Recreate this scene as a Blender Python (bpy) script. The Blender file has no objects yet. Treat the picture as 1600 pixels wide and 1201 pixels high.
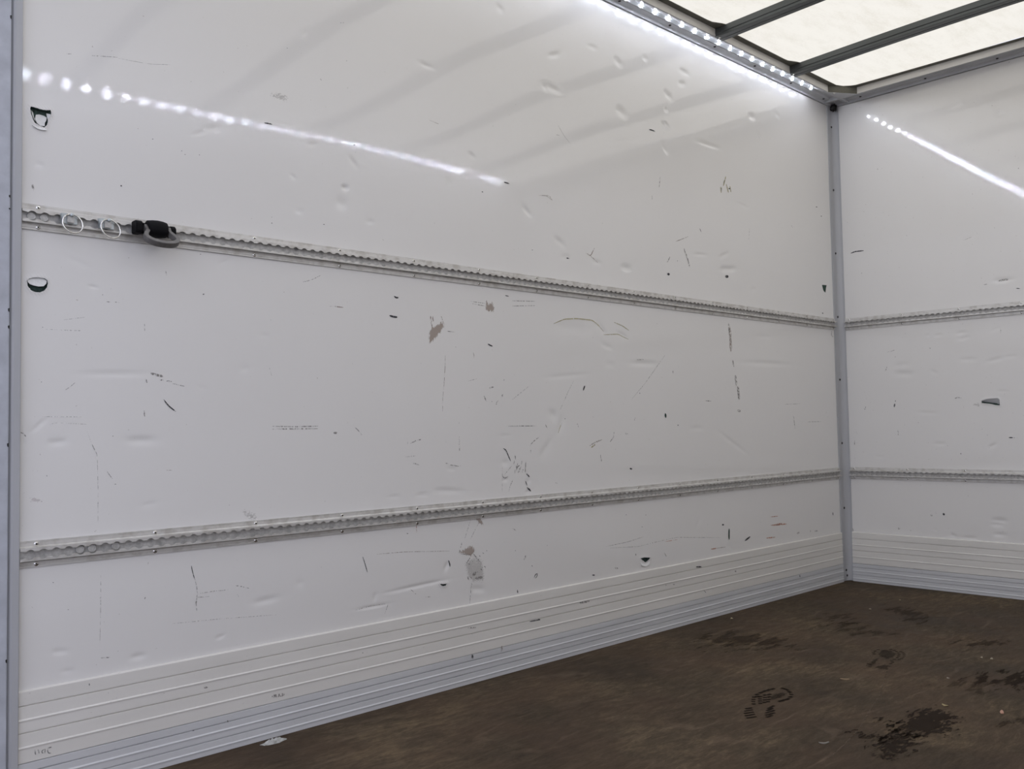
# Interior of a box truck: white composite side wall and front bulkhead with lashing
# rails, ribbed kick plates, translucent roof on steel bows and LED strips.
# World: x runs forward along the side wall, the side wall is the plane y=0 (cargo
# space at y<0), floor top is z=0.  Units are metres.
import bpy, bmesh, math, random
import numpy as np
from mathutils import Vector, Matrix

scn = bpy.context.scene
COL = scn.collection

# ---------------------------------------------------------------- camera
cam_data = bpy.data.cameras.new('camera')
cam = bpy.data.objects.new('camera', cam_data)
COL.objects.link(cam)
RIGHT = Vector((0.71981392, -0.6939437, -0.0176086))
UP = Vector((-0.01905736, -0.04511206, 0.99880014))
FWD = Vector((0.69390542, 0.71861467, 0.04569702))
m = Matrix((RIGHT, UP, -FWD)).transposed().to_4x4()
m.translation = Vector((0.0, -2.122, 0.7638))
cam.matrix_world = m
cam_data.sensor_width = 36.0
cam_data.lens = 1448.4 / 1600 * 36.0
cam_data.clip_start = 0.02
scn.camera = cam

# ---------------------------------------------------------------- light and exposure
scn.view_settings.view_transform = 'Standard'
scn.view_settings.look = 'None'
scn.view_settings.gamma = 1
scn.view_settings.use_curve_mapping = False
scn.view_settings.exposure = 0.0
SKY_STRENGTH = 1.27
SKY_COLOR = (0.925, 0.955, 1.13)
ROOF_TINT = (0.81, 0.760, 0.603)
LED_POWER = 380.0
world = bpy.data.worlds.new('overcast_sky')
scn.world = world
world.use_nodes = True
bg = world.node_tree.nodes['Background']
bg.inputs['Color'].default_value = (*SKY_COLOR, 1)
bg.inputs['Strength'].default_value = SKY_STRENGTH
scn.cycles.max_bounces = 14
scn.cycles.diffuse_bounces = 8
scn.cycles.glossy_bounces = 5
scn.cycles.transparent_max_bounces = 12

# ---------------------------------------------------------------- dimensions
XR = 0.6065          # rear edge of the wall panel (behind it: rear frame)
XF = 4.272           # front bulkhead plane
W = 2.125            # inner width
ZP = 2.299           # top of the wall panels
YF = -0.088          # inner face of the roof rails
Z_ROOF = 2.338
BOW_X = [3.705 - 0.581 * i for i in range(6)]

# ---------------------------------------------------------------- measured marks and dents (wall: x,z or y,z; floor: x,y)
STROKES_LEFT = [
    ('f', 1.3, [(0.6986, 1.6038), (0.7103, 1.607)]),
    ('g', 1.4, [(0.7497, 1.614), (0.81, 1.6262)]),
    ('f', 1.4, [(0.8118, 1.6241), (0.8821, 1.6295), (0.9361, 1.6418)]),
    ('g', 4.2, [(0.6304, 1.3033), (0.6325, 1.2863)]),
    ('d', 3.9, [(0.8166, 1.3297), (0.8202, 1.3292)]),
    ('d', 2.4, [(0.9603, 1.4382), (0.9627, 1.4383)]),
    ('d', 1.9, [(0.9686, 1.4313), (0.9714, 1.4311)]),
    ('d', 1.8, [(1.0049, 1.4379), (1.007, 1.4367)]),
    ('d', 1.9, [(0.8897, 1.4525), (0.8928, 1.4527)]),
    ('d', 3.1, [(1.1804, 1.5543), (1.1918, 1.5555), (1.2033, 1.555)]),
    ('d', 1.8, [(1.4155, 1.8854), (1.4176, 1.886)]),
    ('d', 1.8, [(1.4239, 1.8883), (1.426, 1.8885)]),
    ('d', 2.0, [(1.2481, 1.7687), (1.25, 1.7683)]),
    ('b', 1.9, [(1.7267, 1.681), (1.7605, 1.6772)]),
    ('d', 4.2, [(2.0279, 1.5466), (2.0399, 1.5461), (2.0519, 1.5456)]),
    ('d', 2.3, [(1.4511, 1.5512), (1.4601, 1.553)]),
    ('d', 1.8, [(1.4332, 1.7841), (1.4353, 1.7837)]),
    ('d', 1.8, [(1.436, 1.7078), (1.4381, 1.7079)]),
    ('g', 5.1, [(1.3484, 1.7105), (1.3544, 1.7098)]),
    ('d', 4.5, [(2.7935, 1.8798), (2.8109, 1.882), (2.8307, 1.8807)]),
    ('b', 3.5, [(2.9461, 1.4718), (2.9887, 1.4867), (3.0294, 1.5023)]),
    ('g', 4.0, [(2.887, 1.3831), (2.9072, 1.4086)]),
    ('d', 3.0, [(2.952, 1.3981), (2.9558, 1.3954)]),
    ('g', 7.8, [(2.9978, 1.4523), (3.0152, 1.4251), (3.0251, 1.4064), (3.0346, 1.3796)]),
    ('d', 10.0, [(2.8864, 1.3382), (2.9017, 1.339)]),
    ('d', 10.8, [(3.2849, 1.369), (3.3088, 1.3714)]),
    ('b', 3.5, [(2.4187, 1.364), (2.4416, 1.3561), (2.464, 1.3892)]),
    ('b', 3.1, [(2.4416, 1.3561), (2.4816, 1.338)]),
    ('d', 4.0, [(2.3172, 1.3355), (2.3313, 1.3351)]),
    ('f', 2.2, [(2.2886, 1.7869), (2.3197, 1.7554), (2.3455, 1.7384)]),
    ('b', 2.6, [(2.2796, 1.7526), (2.2926, 1.7532)]),
    ('b', 2.1, [(2.1938, 1.5304), (2.2372, 1.5375), (2.2515, 1.5241)]),
    ('d', 5.0, [(4.1168, 1.7429), (4.1286, 1.7437)]),
    ('d', 4.3, [(4.0728, 1.7805), (4.0864, 1.7816)]),
    ('g', 4.5, [(3.8368, 1.6586), (3.8489, 1.6511)]),
    ('d', 3.6, [(3.1104, 1.5453), (3.1195, 1.5319)]),
    ('f', 2.8, [(3.4817, 1.5962), (3.4728, 1.5474)]),
    ('f', 5.0, [(2.8564, 1.7114), (2.8483, 1.6675)]),
    ('f', 5.0, [(2.8033, 1.6293), (2.8027, 1.6139)]),
    ('y', 7.0, [(3.3091, 1.7914), (3.299, 1.7686), (3.2876, 1.7473)]),
    ('y', 8.1, [(3.2682, 1.7423), (3.2713, 1.7161)]),
    ('y', 8.1, [(3.3105, 1.7596), (3.3267, 1.7252)]),
    ('y', 8.1, [(3.3373, 1.7557), (3.345, 1.7299)]),
    ('n', 5.4, [(3.3276, 1.7439), (3.3397, 1.7442)]),
    ('n', 3.5, [(3.2993, 1.7745), (3.2896, 1.7577)]),
    ('n', 3.2, [(3.2754, 1.7394), (3.2731, 1.7222)]),
    ('f', 1.1, [(0.6587, 0.991), (0.6961, 0.9912), (0.7329, 0.9927)]),
    ('g', 1.4, [(0.7094, 0.9909), (0.7312, 0.9922)]),
    ('f', 1.0, [(0.696, 1.0139), (0.7396, 1.0225)]),
    ('g', 2.0, [(0.7862, 1.0608), (0.795, 1.0608)]),
    ('g', 1.7, [(0.8003, 1.0616), (0.8163, 1.0611)]),
    ('g', 1.8, [(0.9221, 1.145), (0.9241, 1.1338)]),
    ('g', 2.0, [(0.8719, 1.0165), (0.8722, 0.9991)]),
    ('d', 2.9, [(1.0135, 1.0969), (1.018, 1.0984)]),
    ('g', 6.0, [(0.8861, 0.9025), (0.8992, 0.8992), (0.917, 0.8959)]),
    ('d', 2.2, [(0.876, 0.8882), (0.8779, 0.8801)]),
    ('g', 3.9, [(0.9079, 0.8878), (0.917, 0.8873)]),
    ('g', 3.6, [(0.9239, 0.8855), (0.9362, 0.8843)]),
    ('g', 2.2, [(0.9393, 0.8795), (0.9674, 0.8739)]),
    ('d', 2.8, [(0.9174, 0.842), (0.9239, 0.833), (0.9316, 0.8248), (0.9462, 0.8143)]),
    ('g', 2.8, [(0.8712, 0.8162), (0.8727, 0.8015)]),
    ('f', 1.6, [(0.6983, 0.8604), (0.7099, 0.8687), (0.7198, 0.8783)]),
    ('f', 1.3, [(0.6532, 0.8033), (0.7336, 0.8026)]),
    ('f', 1.3, [(0.6677, 0.7864), (0.6806, 0.7901), (0.7438, 0.7863)]),
    ('d', 1.7, [(0.6516, 0.995), (0.6532, 0.9948)]),
    ('d', 1.6, [(0.6499, 0.8775), (0.6515, 0.8772)]),
    ('d', 1.9, [(1.0072, 1.1945), (1.0096, 1.1944)]),
    ('d', 1.8, [(0.7767, 1.0759), (0.7784, 1.0754)]),
    ('d', 4.3, [(1.5871, 1.1421), (1.595, 1.1368), (1.6041, 1.1403)]),
    ('d', 5.4, [(1.57, 1.0854), (1.5807, 1.083), (1.5987, 1.0824)]),
    ('b', 4.8, [(1.7196, 1.0956), (1.7217, 1.0777), (1.725, 1.0628)]),
    ('b', 4.8, [(1.7268, 1.0961), (1.7302, 1.0792)]),
    ('b', 2.9, [(1.7599, 1.097), (1.7652, 1.0844)]),
    ('g', 2.5, [(1.7743, 1.074), (1.7729, 1.0667)]),
    ('g', 2.0, [(1.8778, 1.1507), (1.9374, 1.1491)]),
    ('g', 2.0, [(1.8842, 1.1443), (1.9373, 1.141)]),
    ('b', 2.6, [(1.3715, 1.0964), (1.3851, 1.097), (1.4157, 1.0963)]),
    ('f', 2.1, [(1.2895, 1.1538), (1.3162, 1.1615), (1.3443, 1.1768)]),
    ('d', 2.8, [(2.0248, 1.1816), (2.0417, 1.1805)]),
    ('d', 4.0, [(1.9468, 1.0235), (1.9548, 1.0199), (1.967, 1.017)]),
    ('b', 2.6, [(1.8856, 0.9949), (1.8892, 0.9754)]),
    ('b', 1.9, [(1.7738, 0.9805), (1.7718, 0.9422), (1.7673, 0.8943), (1.7616, 0.8562), (1.7602, 0.8134)]),
    ('g', 1.9, [(1.7832, 1.0534), (1.8146, 1.0523)]),
    ('d', 3.0, [(1.7876, 1.0532), (1.7914, 1.0529)]),
    ('g', 4.2, [(1.9265, 0.8617), (1.9322, 0.8504), (1.9388, 0.8425)]),
    ('g', 4.4, [(1.9484, 0.8849), (1.9573, 0.888), (1.9689, 0.8892)]),
    ('g', 5.2, [(2.0011, 0.856), (2.0069, 0.8671)]),
    ('d', 2.8, [(1.9765, 0.8352), (1.98, 0.8362)]),
    ('g', 4.0, [(1.978, 0.8392), (1.9864, 0.8473)]),
    ('d', 3.0, [(2.0136, 0.9153), (2.012, 0.9082)]),
    ('d', 2.4, [(1.9584, 0.8441), (1.9611, 0.8436)]),
    ('g', 2.9, [(1.1983, 0.7762), (1.2628, 0.7742), (1.3322, 0.775)]),
    ('g', 2.9, [(1.1982, 0.7689), (1.2627, 0.7688), (1.3322, 0.7682)]),
    ('g', 5.9, [(1.3806, 0.7564), (1.3932, 0.7562)]),
    ('g', 2.4, [(1.4467, 0.7723), (1.4612, 0.7612), (1.4716, 0.7487)]),
    ('g', 2.9, [(1.628, 0.7202), (1.631, 0.7288)]),
    ('g', 3.6, [(1.6395, 0.7217), (1.66, 0.7295), (1.6817, 0.7327)]),
    ('f', 1.9, [(1.8217, 0.7316), (1.8225, 0.71)]),
    ('f', 2.0, [(1.8597, 0.9049), (1.899, 0.9136)]),
    ('f', 1.3, [(1.1902, 0.928), (1.1982, 0.9037)]),
    ('d', 3.2, [(2.0055, 0.697), (2.0168, 0.6922), (2.0268, 0.673), (2.0369, 0.6556)]),
    ('g', 3.2, [(1.9983, 0.612), (2.0095, 0.6021), (2.0253, 0.6088)]),
    ('f', 2.4, [(2.0072, 0.6135), (2.0403, 0.6403)]),
    ('d', 4.0, [(2.1049, 0.6133), (2.1124, 0.6084), (2.1193, 0.6015)]),
    ('d', 3.8, [(2.1021, 0.5897), (2.1072, 0.5748)]),
    ('d', 4.6, [(2.107, 0.5694), (2.1151, 0.564), (2.1247, 0.5557)]),
    ('g', 3.8, [(2.056, 0.6758), (2.0582, 0.6605)]),
    ('g', 3.2, [(2.059, 0.6254), (2.0657, 0.6373), (2.0765, 0.6414)]),
    ('g', 2.4, [(2.0257, 0.5617), (2.0324, 0.5783), (2.0445, 0.5965)]),
    ('g', 2.0, [(2.0212, 0.7665), (2.0904, 0.7669), (2.1535, 0.7657)]),
    ('g', 3.1, [(2.1281, 0.7063), (2.1439, 0.7176), (2.1721, 0.7318)]),
    ('g', 2.7, [(2.127, 0.7044), (2.1274, 0.6773)]),
    ('g', 3.2, [(1.6439, 0.6654), (1.6569, 0.6632), (1.669, 0.6586)]),
    ('g', 3.8, [(1.7695, 0.6598), (1.782, 0.6571)]),
    ('g', 2.9, [(1.7866, 0.6541), (1.8204, 0.6487)]),
    ('g', 2.9, [(2.235, 0.5779), (2.2511, 0.5738)]),
    ('y', 2.6, [(2.2594, 0.7401), (2.2706, 0.7607), (2.2804, 0.7735)]),
    ('d', 3.1, [(2.2926, 0.7887), (2.2962, 0.7882)]),
    ('g', 3.1, [(2.1975, 0.7703), (2.2068, 0.7568)]),
    ('o', 2.9, [(1.6436, 0.4887), (1.6542, 0.5008)]),
    ('o', 1.8, [(1.656, 0.5017), (1.6576, 0.4656)]),
    ('o', 2.3, [(1.6568, 0.5006), (1.6642, 0.4952)]),
    ('f', 2.0, [(1.8665, 0.4899), (1.8489, 0.4517), (1.8398, 0.431)]),
    ('f', 2.0, [(1.9055, 0.4831), (1.8828, 0.4559), (1.8628, 0.427)]),
    ('g', 3.4, [(2.1037, 0.6511), (2.1002, 0.6186)]),
    ('f', 2.0, [(2.0002, 0.6476), (1.9976, 0.5578)]),
    ('g', 2.3, [(1.8235, 0.7375), (1.824, 0.6871)]),
    ('g', 3.8, [(1.8196, 0.7773), (1.8258, 0.779)]),
    ('f', 2.2, [(1.6174, 0.6835), (1.6572, 0.6856)]),
    ('g', 2.6, [(2.0528, 0.6568), (2.0499, 0.6456)]),
    ('g', 3.8, [(2.057, 0.6301), (2.0539, 0.6158)]),
    ('g', 4.6, [(2.062, 0.6405), (2.0589, 0.6231)]),
    ('g', 2.7, [(2.0671, 0.651), (2.0639, 0.6305)]),
    ('g', 3.6, [(2.0712, 0.6241), (2.0683, 0.6128)]),
    ('g', 4.8, [(2.0763, 0.6346), (2.0733, 0.6202)]),
    ('g', 2.7, [(2.0814, 0.6451), (2.0783, 0.6276)]),
    ('g', 3.8, [(2.0865, 0.6556), (2.0833, 0.635)]),
    ('g', 4.8, [(2.0907, 0.6286), (2.0877, 0.6172)]),
    ('g', 2.3, [(1.8461, 0.397), (1.8524, 0.393)]),
    ('g', 3.2, [(1.8523, 0.3556), (1.8586, 0.3516)]),
    ('g', 4.2, [(1.8585, 0.3143), (1.8649, 0.3101)]),
    ('g', 2.3, [(1.8666, 0.3622), (1.873, 0.3581)]),
    ('g', 3.2, [(1.8728, 0.3206), (1.8792, 0.3165)]),
    ('g', 4.4, [(1.881, 0.3688), (1.8874, 0.3647)]),
    ('g', 2.3, [(1.8872, 0.3271), (1.8937, 0.3229)]),
    ('g', 3.2, [(1.8954, 0.3754), (1.9019, 0.3713)]),
    ('g', 4.4, [(1.9017, 0.3336), (1.9082, 0.3294)]),
    ('g', 2.4, [(1.91, 0.3821), (1.9165, 0.378)]),
    ('g', 3.2, [(1.9164, 0.3401), (1.9229, 0.3359)]),
    ('g', 4.4, [(1.9247, 0.3888), (1.9313, 0.3847)]),
    ('y', 4.2, [(2.2473, 1.1058), (2.299, 1.1247), (2.3621, 1.1312), (2.4432, 1.1309), (2.4814, 1.1137), (2.5056, 1.0952)]),
    ('y', 3.7, [(2.5617, 1.1314), (2.6081, 1.1217), (2.6456, 1.1065)]),
    ('y', 3.2, [(2.5029, 1.0833), (2.5835, 1.0901), (2.642, 1.0744)]),
    ('d', 5.7, [(2.3977, 0.9018), (2.3931, 0.8938), (2.3885, 0.8844)]),
    ('n', 10.6, [(2.8522, 0.8053), (2.8554, 0.788)]),
    ('f', 2.3, [(2.6494, 0.8549), (2.7335, 0.9171), (2.8588, 1.0265)]),
    ('g', 12.4, [(3.2982, 1.1765), (3.3063, 1.1226)]),
    ('b', 16.2, [(3.3067, 1.1615), (3.3108, 1.0581)]),
    ('g', 7.8, [(3.3214, 1.0239), (3.3293, 0.9966)]),
    ('g', 13.0, [(3.3385, 0.9622), (3.3471, 0.9165)]),
    ('g', 16.2, [(3.3549, 0.9167), (3.363, 0.8604)]),
    ('g', 10.8, [(3.3481, 0.8154), (3.37, 0.8136)]),
    ('g', 3.6, [(3.1156, 0.8544), (3.1577, 0.853)]),
    ('d', 6.0, [(2.6307, 0.6071), (2.6448, 0.6035)]),
    ('g', 5.1, [(2.6118, 0.7363), (2.6174, 0.7287), (2.6258, 0.7323)]),
    ('b', 4.8, [(2.4148, 0.6938), (2.4457, 0.7052), (2.4814, 0.7138)]),
    ('y', 5.3, [(2.4232, 0.6878), (2.4454, 0.698)]),
    ('d', 4.0, [(2.9268, 0.7597), (2.9348, 0.7588)]),
    ('g', 3.8, [(2.6699, 0.7899), (2.6646, 0.7793)]),
    ('d', 5.4, [(4.0983, 1.2772), (4.1103, 1.2751)]),
    ('g', 5.0, [(4.187, 1.1964), (4.1814, 1.176), (4.1997, 1.169)]),
    ('f', 5.8, [(3.8014, 0.7937), (3.8122, 0.731)]),
    ('g', 2.0, [(2.0458, 0.7663), (2.1492, 0.7658)]),
    ('f', 2.8, [(3.7283, 0.8429), (3.8658, 0.8454)]),
    ('g', 2.9, [(2.6876, 1.0018), (2.727, 1.004)]),
    ('g', 4.1, [(2.5239, 0.7048), (2.5449, 0.7198), (2.5479, 0.7396)]),
    ('g', 2.4, [(2.0556, 1.167), (2.1601, 1.1742)]),
    ('g', 2.4, [(2.0552, 1.1502), (2.1597, 1.1598)]),
    ('f', 2.2, [(2.2694, 0.8172), (2.3124, 0.8805), (2.3396, 0.9163)]),
    ('g', 5.0, [(2.905, 0.9685), (2.9072, 0.9566)]),
    ('d', 3.2, [(2.6976, 0.8797), (2.7024, 0.8783)]),
    ('g', 4.4, [(2.4718, 0.6611), (2.4765, 0.6356)]),
    ('f', 2.0, [(2.0478, 0.8503), (2.1238, 0.8947)]),
    ('g', 3.5, [(2.351, 0.7747), (2.3611, 0.759)]),
    ('f', 3.0, [(3.9268, 0.7627), (4.0537, 0.7635)]),
    ('b', 2.2, [(2.1862, 1.5299), (2.2275, 1.5339), (2.2534, 1.5224)]),
    ('d', 4.0, [(1.9316, 1.4993), (1.9367, 1.4995)]),
    ('g', 2.6, [(1.2006, 1.3137), (1.2017, 1.3118)]),
    ('d', 2.2, [(1.1993, 1.298), (1.2027, 1.2974)]),
    ('d', 2.2, [(1.354, 1.3161), (1.359, 1.3162)]),
    ('d', 2.3, [(2.1492, 1.3427), (2.1548, 1.3428)]),
    ('f', 1.2, [(0.7455, 0.7705), (0.7548, 0.7431), (0.7669, 0.7194), (0.7688, 0.648), (0.7687, 0.5687)]),
    ('g', 1.4, [(0.7548, 0.7431), (0.7662, 0.7202)]),
    ('g', 1.6, [(0.7871, 0.6825), (0.8, 0.6633)]),
    ('g', 1.7, [(0.8022, 0.6518), (0.8107, 0.6509)]),
    ('g', 3.6, [(0.6618, 0.6762), (0.6644, 0.6778)]),
    ('b', 1.5, [(0.9238, 0.6774), (0.9372, 0.6764)]),
    ('d', 1.8, [(0.8002, 0.7592), (0.802, 0.7588)]),
    ('g', 2.6, [(0.6104, 0.7709), (0.6172, 0.7668), (0.621, 0.7613)]),
    ('d', 1.8, [(0.9836, 0.4495), (0.9866, 0.4327), (0.9915, 0.418)]),
    ('g', 2.1, [(0.9915, 0.418), (0.9974, 0.3984), (0.9973, 0.3726)]),
    ('g', 2.1, [(0.9973, 0.3726), (0.9943, 0.3603), (0.9968, 0.3421)]),
    ('g', 1.7, [(0.9993, 0.3732), (1.0279, 0.3712)]),
    ('f', 2.1, [(1.0003, 0.3816), (1.0355, 0.3825), (1.0767, 0.3808)]),
    ('g', 2.4, [(1.0941, 0.3887), (1.1084, 0.3854), (1.1324, 0.3768)]),
    ('d', 1.7, [(0.8724, 0.3868), (0.8742, 0.3915)]),
    ('g', 2.2, [(0.773, 0.2726), (0.7967, 0.2696)]),
    ('f', 1.1, [(0.7751, 0.4561), (0.7748, 0.3751), (0.7733, 0.3013)]),
    ('d', 2.0, [(0.7056, 0.3884), (0.7081, 0.3872)]),
    ('d', 1.8, [(0.7489, 0.2236), (0.7494, 0.2188)]),
    ('g', 1.6, [(1.1003, 0.3665), (1.1056, 0.357)]),
    ('d', 1.4, [(0.675, 0.45), (0.6774, 0.4489)]),
    ('g', 3.1, [(0.6892, 0.2327), (0.6985, 0.2325)]),
    ('f', 1.5, [(0.9369, 0.3211), (1.0558, 0.3142), (1.2064, 0.3009)]),
    ('d', 2.0, [(1.4707, 0.4173), (1.4778, 0.3983), (1.4859, 0.3731)]),
    ('d', 3.8, [(1.7748, 0.3739), (1.7802, 0.3648), (1.7806, 0.3544)]),
    ('g', 1.9, [(1.5429, 0.2534), (1.5541, 0.2769)]),
    ('g', 9.5, [(1.8683, 0.3193), (1.8852, 0.3254)]),
    ('g', 7.6, [(1.8797, 0.3078), (1.9091, 0.3075)]),
    ('g', 3.8, [(1.8275, 0.4203), (1.8175, 0.3904)]),
    ('g', 3.4, [(1.8453, 0.3564), (1.8617, 0.3738)]),
    ('g', 4.0, [(1.8747, 0.382), (1.9002, 0.355)]),
    ('g', 2.2, [(1.8206, 0.3877), (1.865, 0.3806)]),
    ('g', 5.5, [(2.0885, 0.3399), (2.096, 0.3532)]),
    ('d', 2.8, [(2.1219, 0.3183), (2.1262, 0.3152)]),
    ('d', 2.8, [(2.1325, 0.2777), (2.1372, 0.2884), (2.1475, 0.2902)]),
    ('d', 2.8, [(2.1475, 0.2902), (2.1473, 0.281), (2.1376, 0.2756)]),
    ('d', 4.8, [(2.0563, 0.2496), (2.0582, 0.2394)]),
    ('g', 2.8, [(2.0379, 0.4447), (2.0553, 0.4356)]),
    ('b', 1.5, [(1.518, 0.4192), (1.6091, 0.4158), (1.7802, 0.4005)]),
    ('f', 1.7, [(1.445, 0.2767), (1.4922, 0.2802), (1.546, 0.2794)]),
    ('g', 2.3, [(1.8646, 0.2967), (1.8556, 0.2349)]),
    ('g', 3.8, [(1.8477, 0.318), (1.8538, 0.3053)]),
    ('g', 3.2, [(2.0489, 0.3759), (2.0509, 0.3717)]),
    ('g', 2.2, [(1.633, 0.3084), (1.6528, 0.2912)]),
    ('d', 2.9, [(1.6212, 0.4664), (1.6269, 0.4659)]),
    ('g', 1.8, [(1.6864, 0.2784), (1.7053, 0.2767)]),
    ('g', 5.7, [(2.5333, 0.2636), (2.5534, 0.2583)]),
    ('n', 9.0, [(3.2608, 0.3356), (3.2584, 0.3128), (3.2586, 0.2911)]),
    ('d', 6.5, [(3.2097, 0.3556), (3.2241, 0.3544)]),
    ('d', 7.3, [(3.3753, 0.2757), (3.3922, 0.281), (3.4159, 0.2885)]),
    ('o', 5.9, [(3.5805, 0.3218), (3.6456, 0.3184), (3.7123, 0.3164)]),
    ('o', 7.3, [(3.6177, 0.3201), (3.674, 0.3211)]),
    ('o', 3.5, [(3.5826, 0.3576), (3.6436, 0.3557)]),
    ('o', 4.9, [(3.5435, 0.2707), (3.6174, 0.2673)]),
    ('o', 5.0, [(3.1284, 0.2666), (3.1659, 0.2661)]),
    ('b', 2.6, [(3.1659, 0.2661), (3.2317, 0.2647)]),
    ('d', 6.0, [(4.139, 0.3354), (4.1412, 0.3195)]),
    ('o', 2.4, [(2.8306, 0.3249), (2.9065, 0.3257)]),
    ('f', 2.2, [(2.4923, 0.3417), (2.6033, 0.3453), (2.7003, 0.3553)]),
    ('f', 2.6, [(2.5101, 0.334), (2.6697, 0.3237), (2.7998, 0.3304), (2.9047, 0.3341), (3.1975, 0.305)]),
    ('g', 7.0, [(3.9605, 0.2624), (3.9887, 0.2614)]),
    ('g', 7.3, [(3.8011, 0.2663), (3.8266, 0.2692)]),
    ('g', 5.6, [(3.9222, 0.2704), (3.9216, 0.2606)]),
    ('d', 3.7, [(2.6542, 0.2994), (2.6549, 0.2927)]),
    ('g', 3.8, [(2.8227, 0.2858), (2.8355, 0.2694)]),
    ('d', 4.0, [(2.4138, 0.2525), (2.4286, 0.2501)]),
    ('d', 2.8, [(2.6919, 0.3925), (2.6967, 0.3915)]),
    ('d', 2.8, [(2.6031, 0.4433), (2.6069, 0.4424)]),
    ('d', 2.9, [(2.7162, 0.4339), (2.7201, 0.4329)]),
]
STROKES_FRONT = [
    ('d', 5.0, [(-0.0693, 1.5724), (-0.0932, 1.5776), (-0.1345, 1.5749)]),
    ('g', 8.4, [(-0.7257, 1.3549), (-0.7418, 1.3568), (-0.7671, 1.3575)]),
    ('g', 3.9, [(-0.6665, 1.3457), (-0.6828, 1.346)]),
    ('d', 3.2, [(-0.794, 1.3152), (-0.8102, 1.3118)]),
    ('f', 2.8, [(-0.5866, 1.5524), (-0.6252, 1.5624)]),
    ('d', 3.2, [(-0.8225, 1.8254), (-0.826, 1.8239)]),
    ('g', 3.6, [(-0.2228, 1.0804), (-0.2446, 1.084), (-0.2664, 1.0896)]),
    ('g', 4.2, [(-0.217, 0.9942), (-0.2276, 1.0144)]),
    ('d', 6.0, [(-0.2533, 0.8244), (-0.2565, 0.8404)]),
    ('d', 4.2, [(-0.2595, 0.85), (-0.261, 0.8551)]),
    ('g', 4.0, [(-0.1098, 0.8139), (-0.1172, 0.8308)]),
    ('g', 3.6, [(-0.5259, 0.855), (-0.5391, 0.8607), (-0.5542, 0.8559)]),
    ('d', 4.3, [(-0.7414, 0.6816), (-0.7577, 0.6809)]),
    ('g', 2.7, [(-0.7577, 0.6809), (-0.775, 0.6791)]),
    ('d', 5.0, [(-0.5408, 0.6115), (-0.5454, 0.6104)]),
    ('g', 3.5, [(-0.2669, 0.7181), (-0.2673, 0.6944)]),
    ('g', 3.7, [(-0.0565, 0.6691), (-0.055, 0.6479)]),
    ('g', 3.4, [(-0.7271, 1.1508), (-0.7269, 1.1299)]),
    ('g', 5.8, [(-0.4228, 1.0897), (-0.4319, 1.0846)]),
    ('g', 11.6, [(-0.4011, 0.3335), (-0.4098, 0.3345)]),
    ('g', 9.9, [(-0.4193, 0.3444), (-0.4275, 0.3453)]),
    ('d', 12.3, [(-0.4546, 0.3397), (-0.4637, 0.3419)]),
    ('g', 11.6, [(-0.2504, 0.2647), (-0.2606, 0.2643)]),
    ('g', 4.3, [(-0.0322, 0.2521), (-0.0328, 0.2346)]),
]
STROKES_KICK = [
    ('g', 5.1, [(1.0088, 0.1615), (1.0223, 0.1601)]),
    ('g', 7.5, [(1.1895, 0.1023), (1.2248, 0.0999)]),
    ('d', 1.8, [(0.7489, 0.2236), (0.7494, 0.2188)]),
    ('d', 3.2, [(2.1014, 0.1445), (2.1487, 0.1433)]),
    ('d', 5.2, [(2.1392, 0.1452), (2.1495, 0.1426)]),
    ('g', 8.4, [(2.34, 0.17), (2.3638, 0.1695), (2.3894, 0.1681)]),
    ('d', 5.0, [(3.014, 0.2106), (3.0509, 0.2069)]),
    ('d', 7.3, [(3.7986, 0.0843), (3.8023, 0.0735)]),
    ('g', 3.1, [(3.0548, 0.12), (3.08, 0.1004)]),
    ('g', 4.6, [(2.8137, 0.1669), (2.8239, 0.1649)]),
    ('g', 4.8, [(2.8635, 0.1636), (2.8761, 0.1613)]),
    ('d', 7.6, [(1.8544, 0.0863), (1.8573, 0.0725)]),
    ('b', 7.6, [(1.9783, 0.0898), (1.9752, 0.0728)]),
    ('g', 3.2, [(1.0693, 0.0716), (1.0718, 0.0661)]),
    ('d', 2.1, [(0.9821, 0.0674), (0.9868, 0.0674)]),
    ('d', 2.4, [(1.4618, 0.1614), (1.4644, 0.1605)]),
    ('g', 3.8, [(1.8414, 0.1667), (1.8766, 0.162)]),
    ('g', 5.2, [(3.2815, 0.1625), (3.2949, 0.1595)]),
    ('p', 1.9, [(0.6402, 0.1093), (0.6404, 0.1002), (0.6418, 0.0986)]),
    ('p', 1.9, [(0.6451, 0.1081), (0.647, 0.1059), (0.6482, 0.099)]),
    ('p', 2.0, [(0.6596, 0.1053), (0.6529, 0.1045), (0.6535, 0.099), (0.6565, 0.0978)]),
    ('p', 1.9, [(0.6601, 0.106), (0.6592, 0.0963)]),
    ('p', 2.8, [(0.6726, 0.1062), (0.6672, 0.1069), (0.6651, 0.1039)]),
    ('p', 2.1, [(0.6651, 0.1039), (0.6647, 0.0986), (0.667, 0.0947), (0.6719, 0.0943)]),
]
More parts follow.
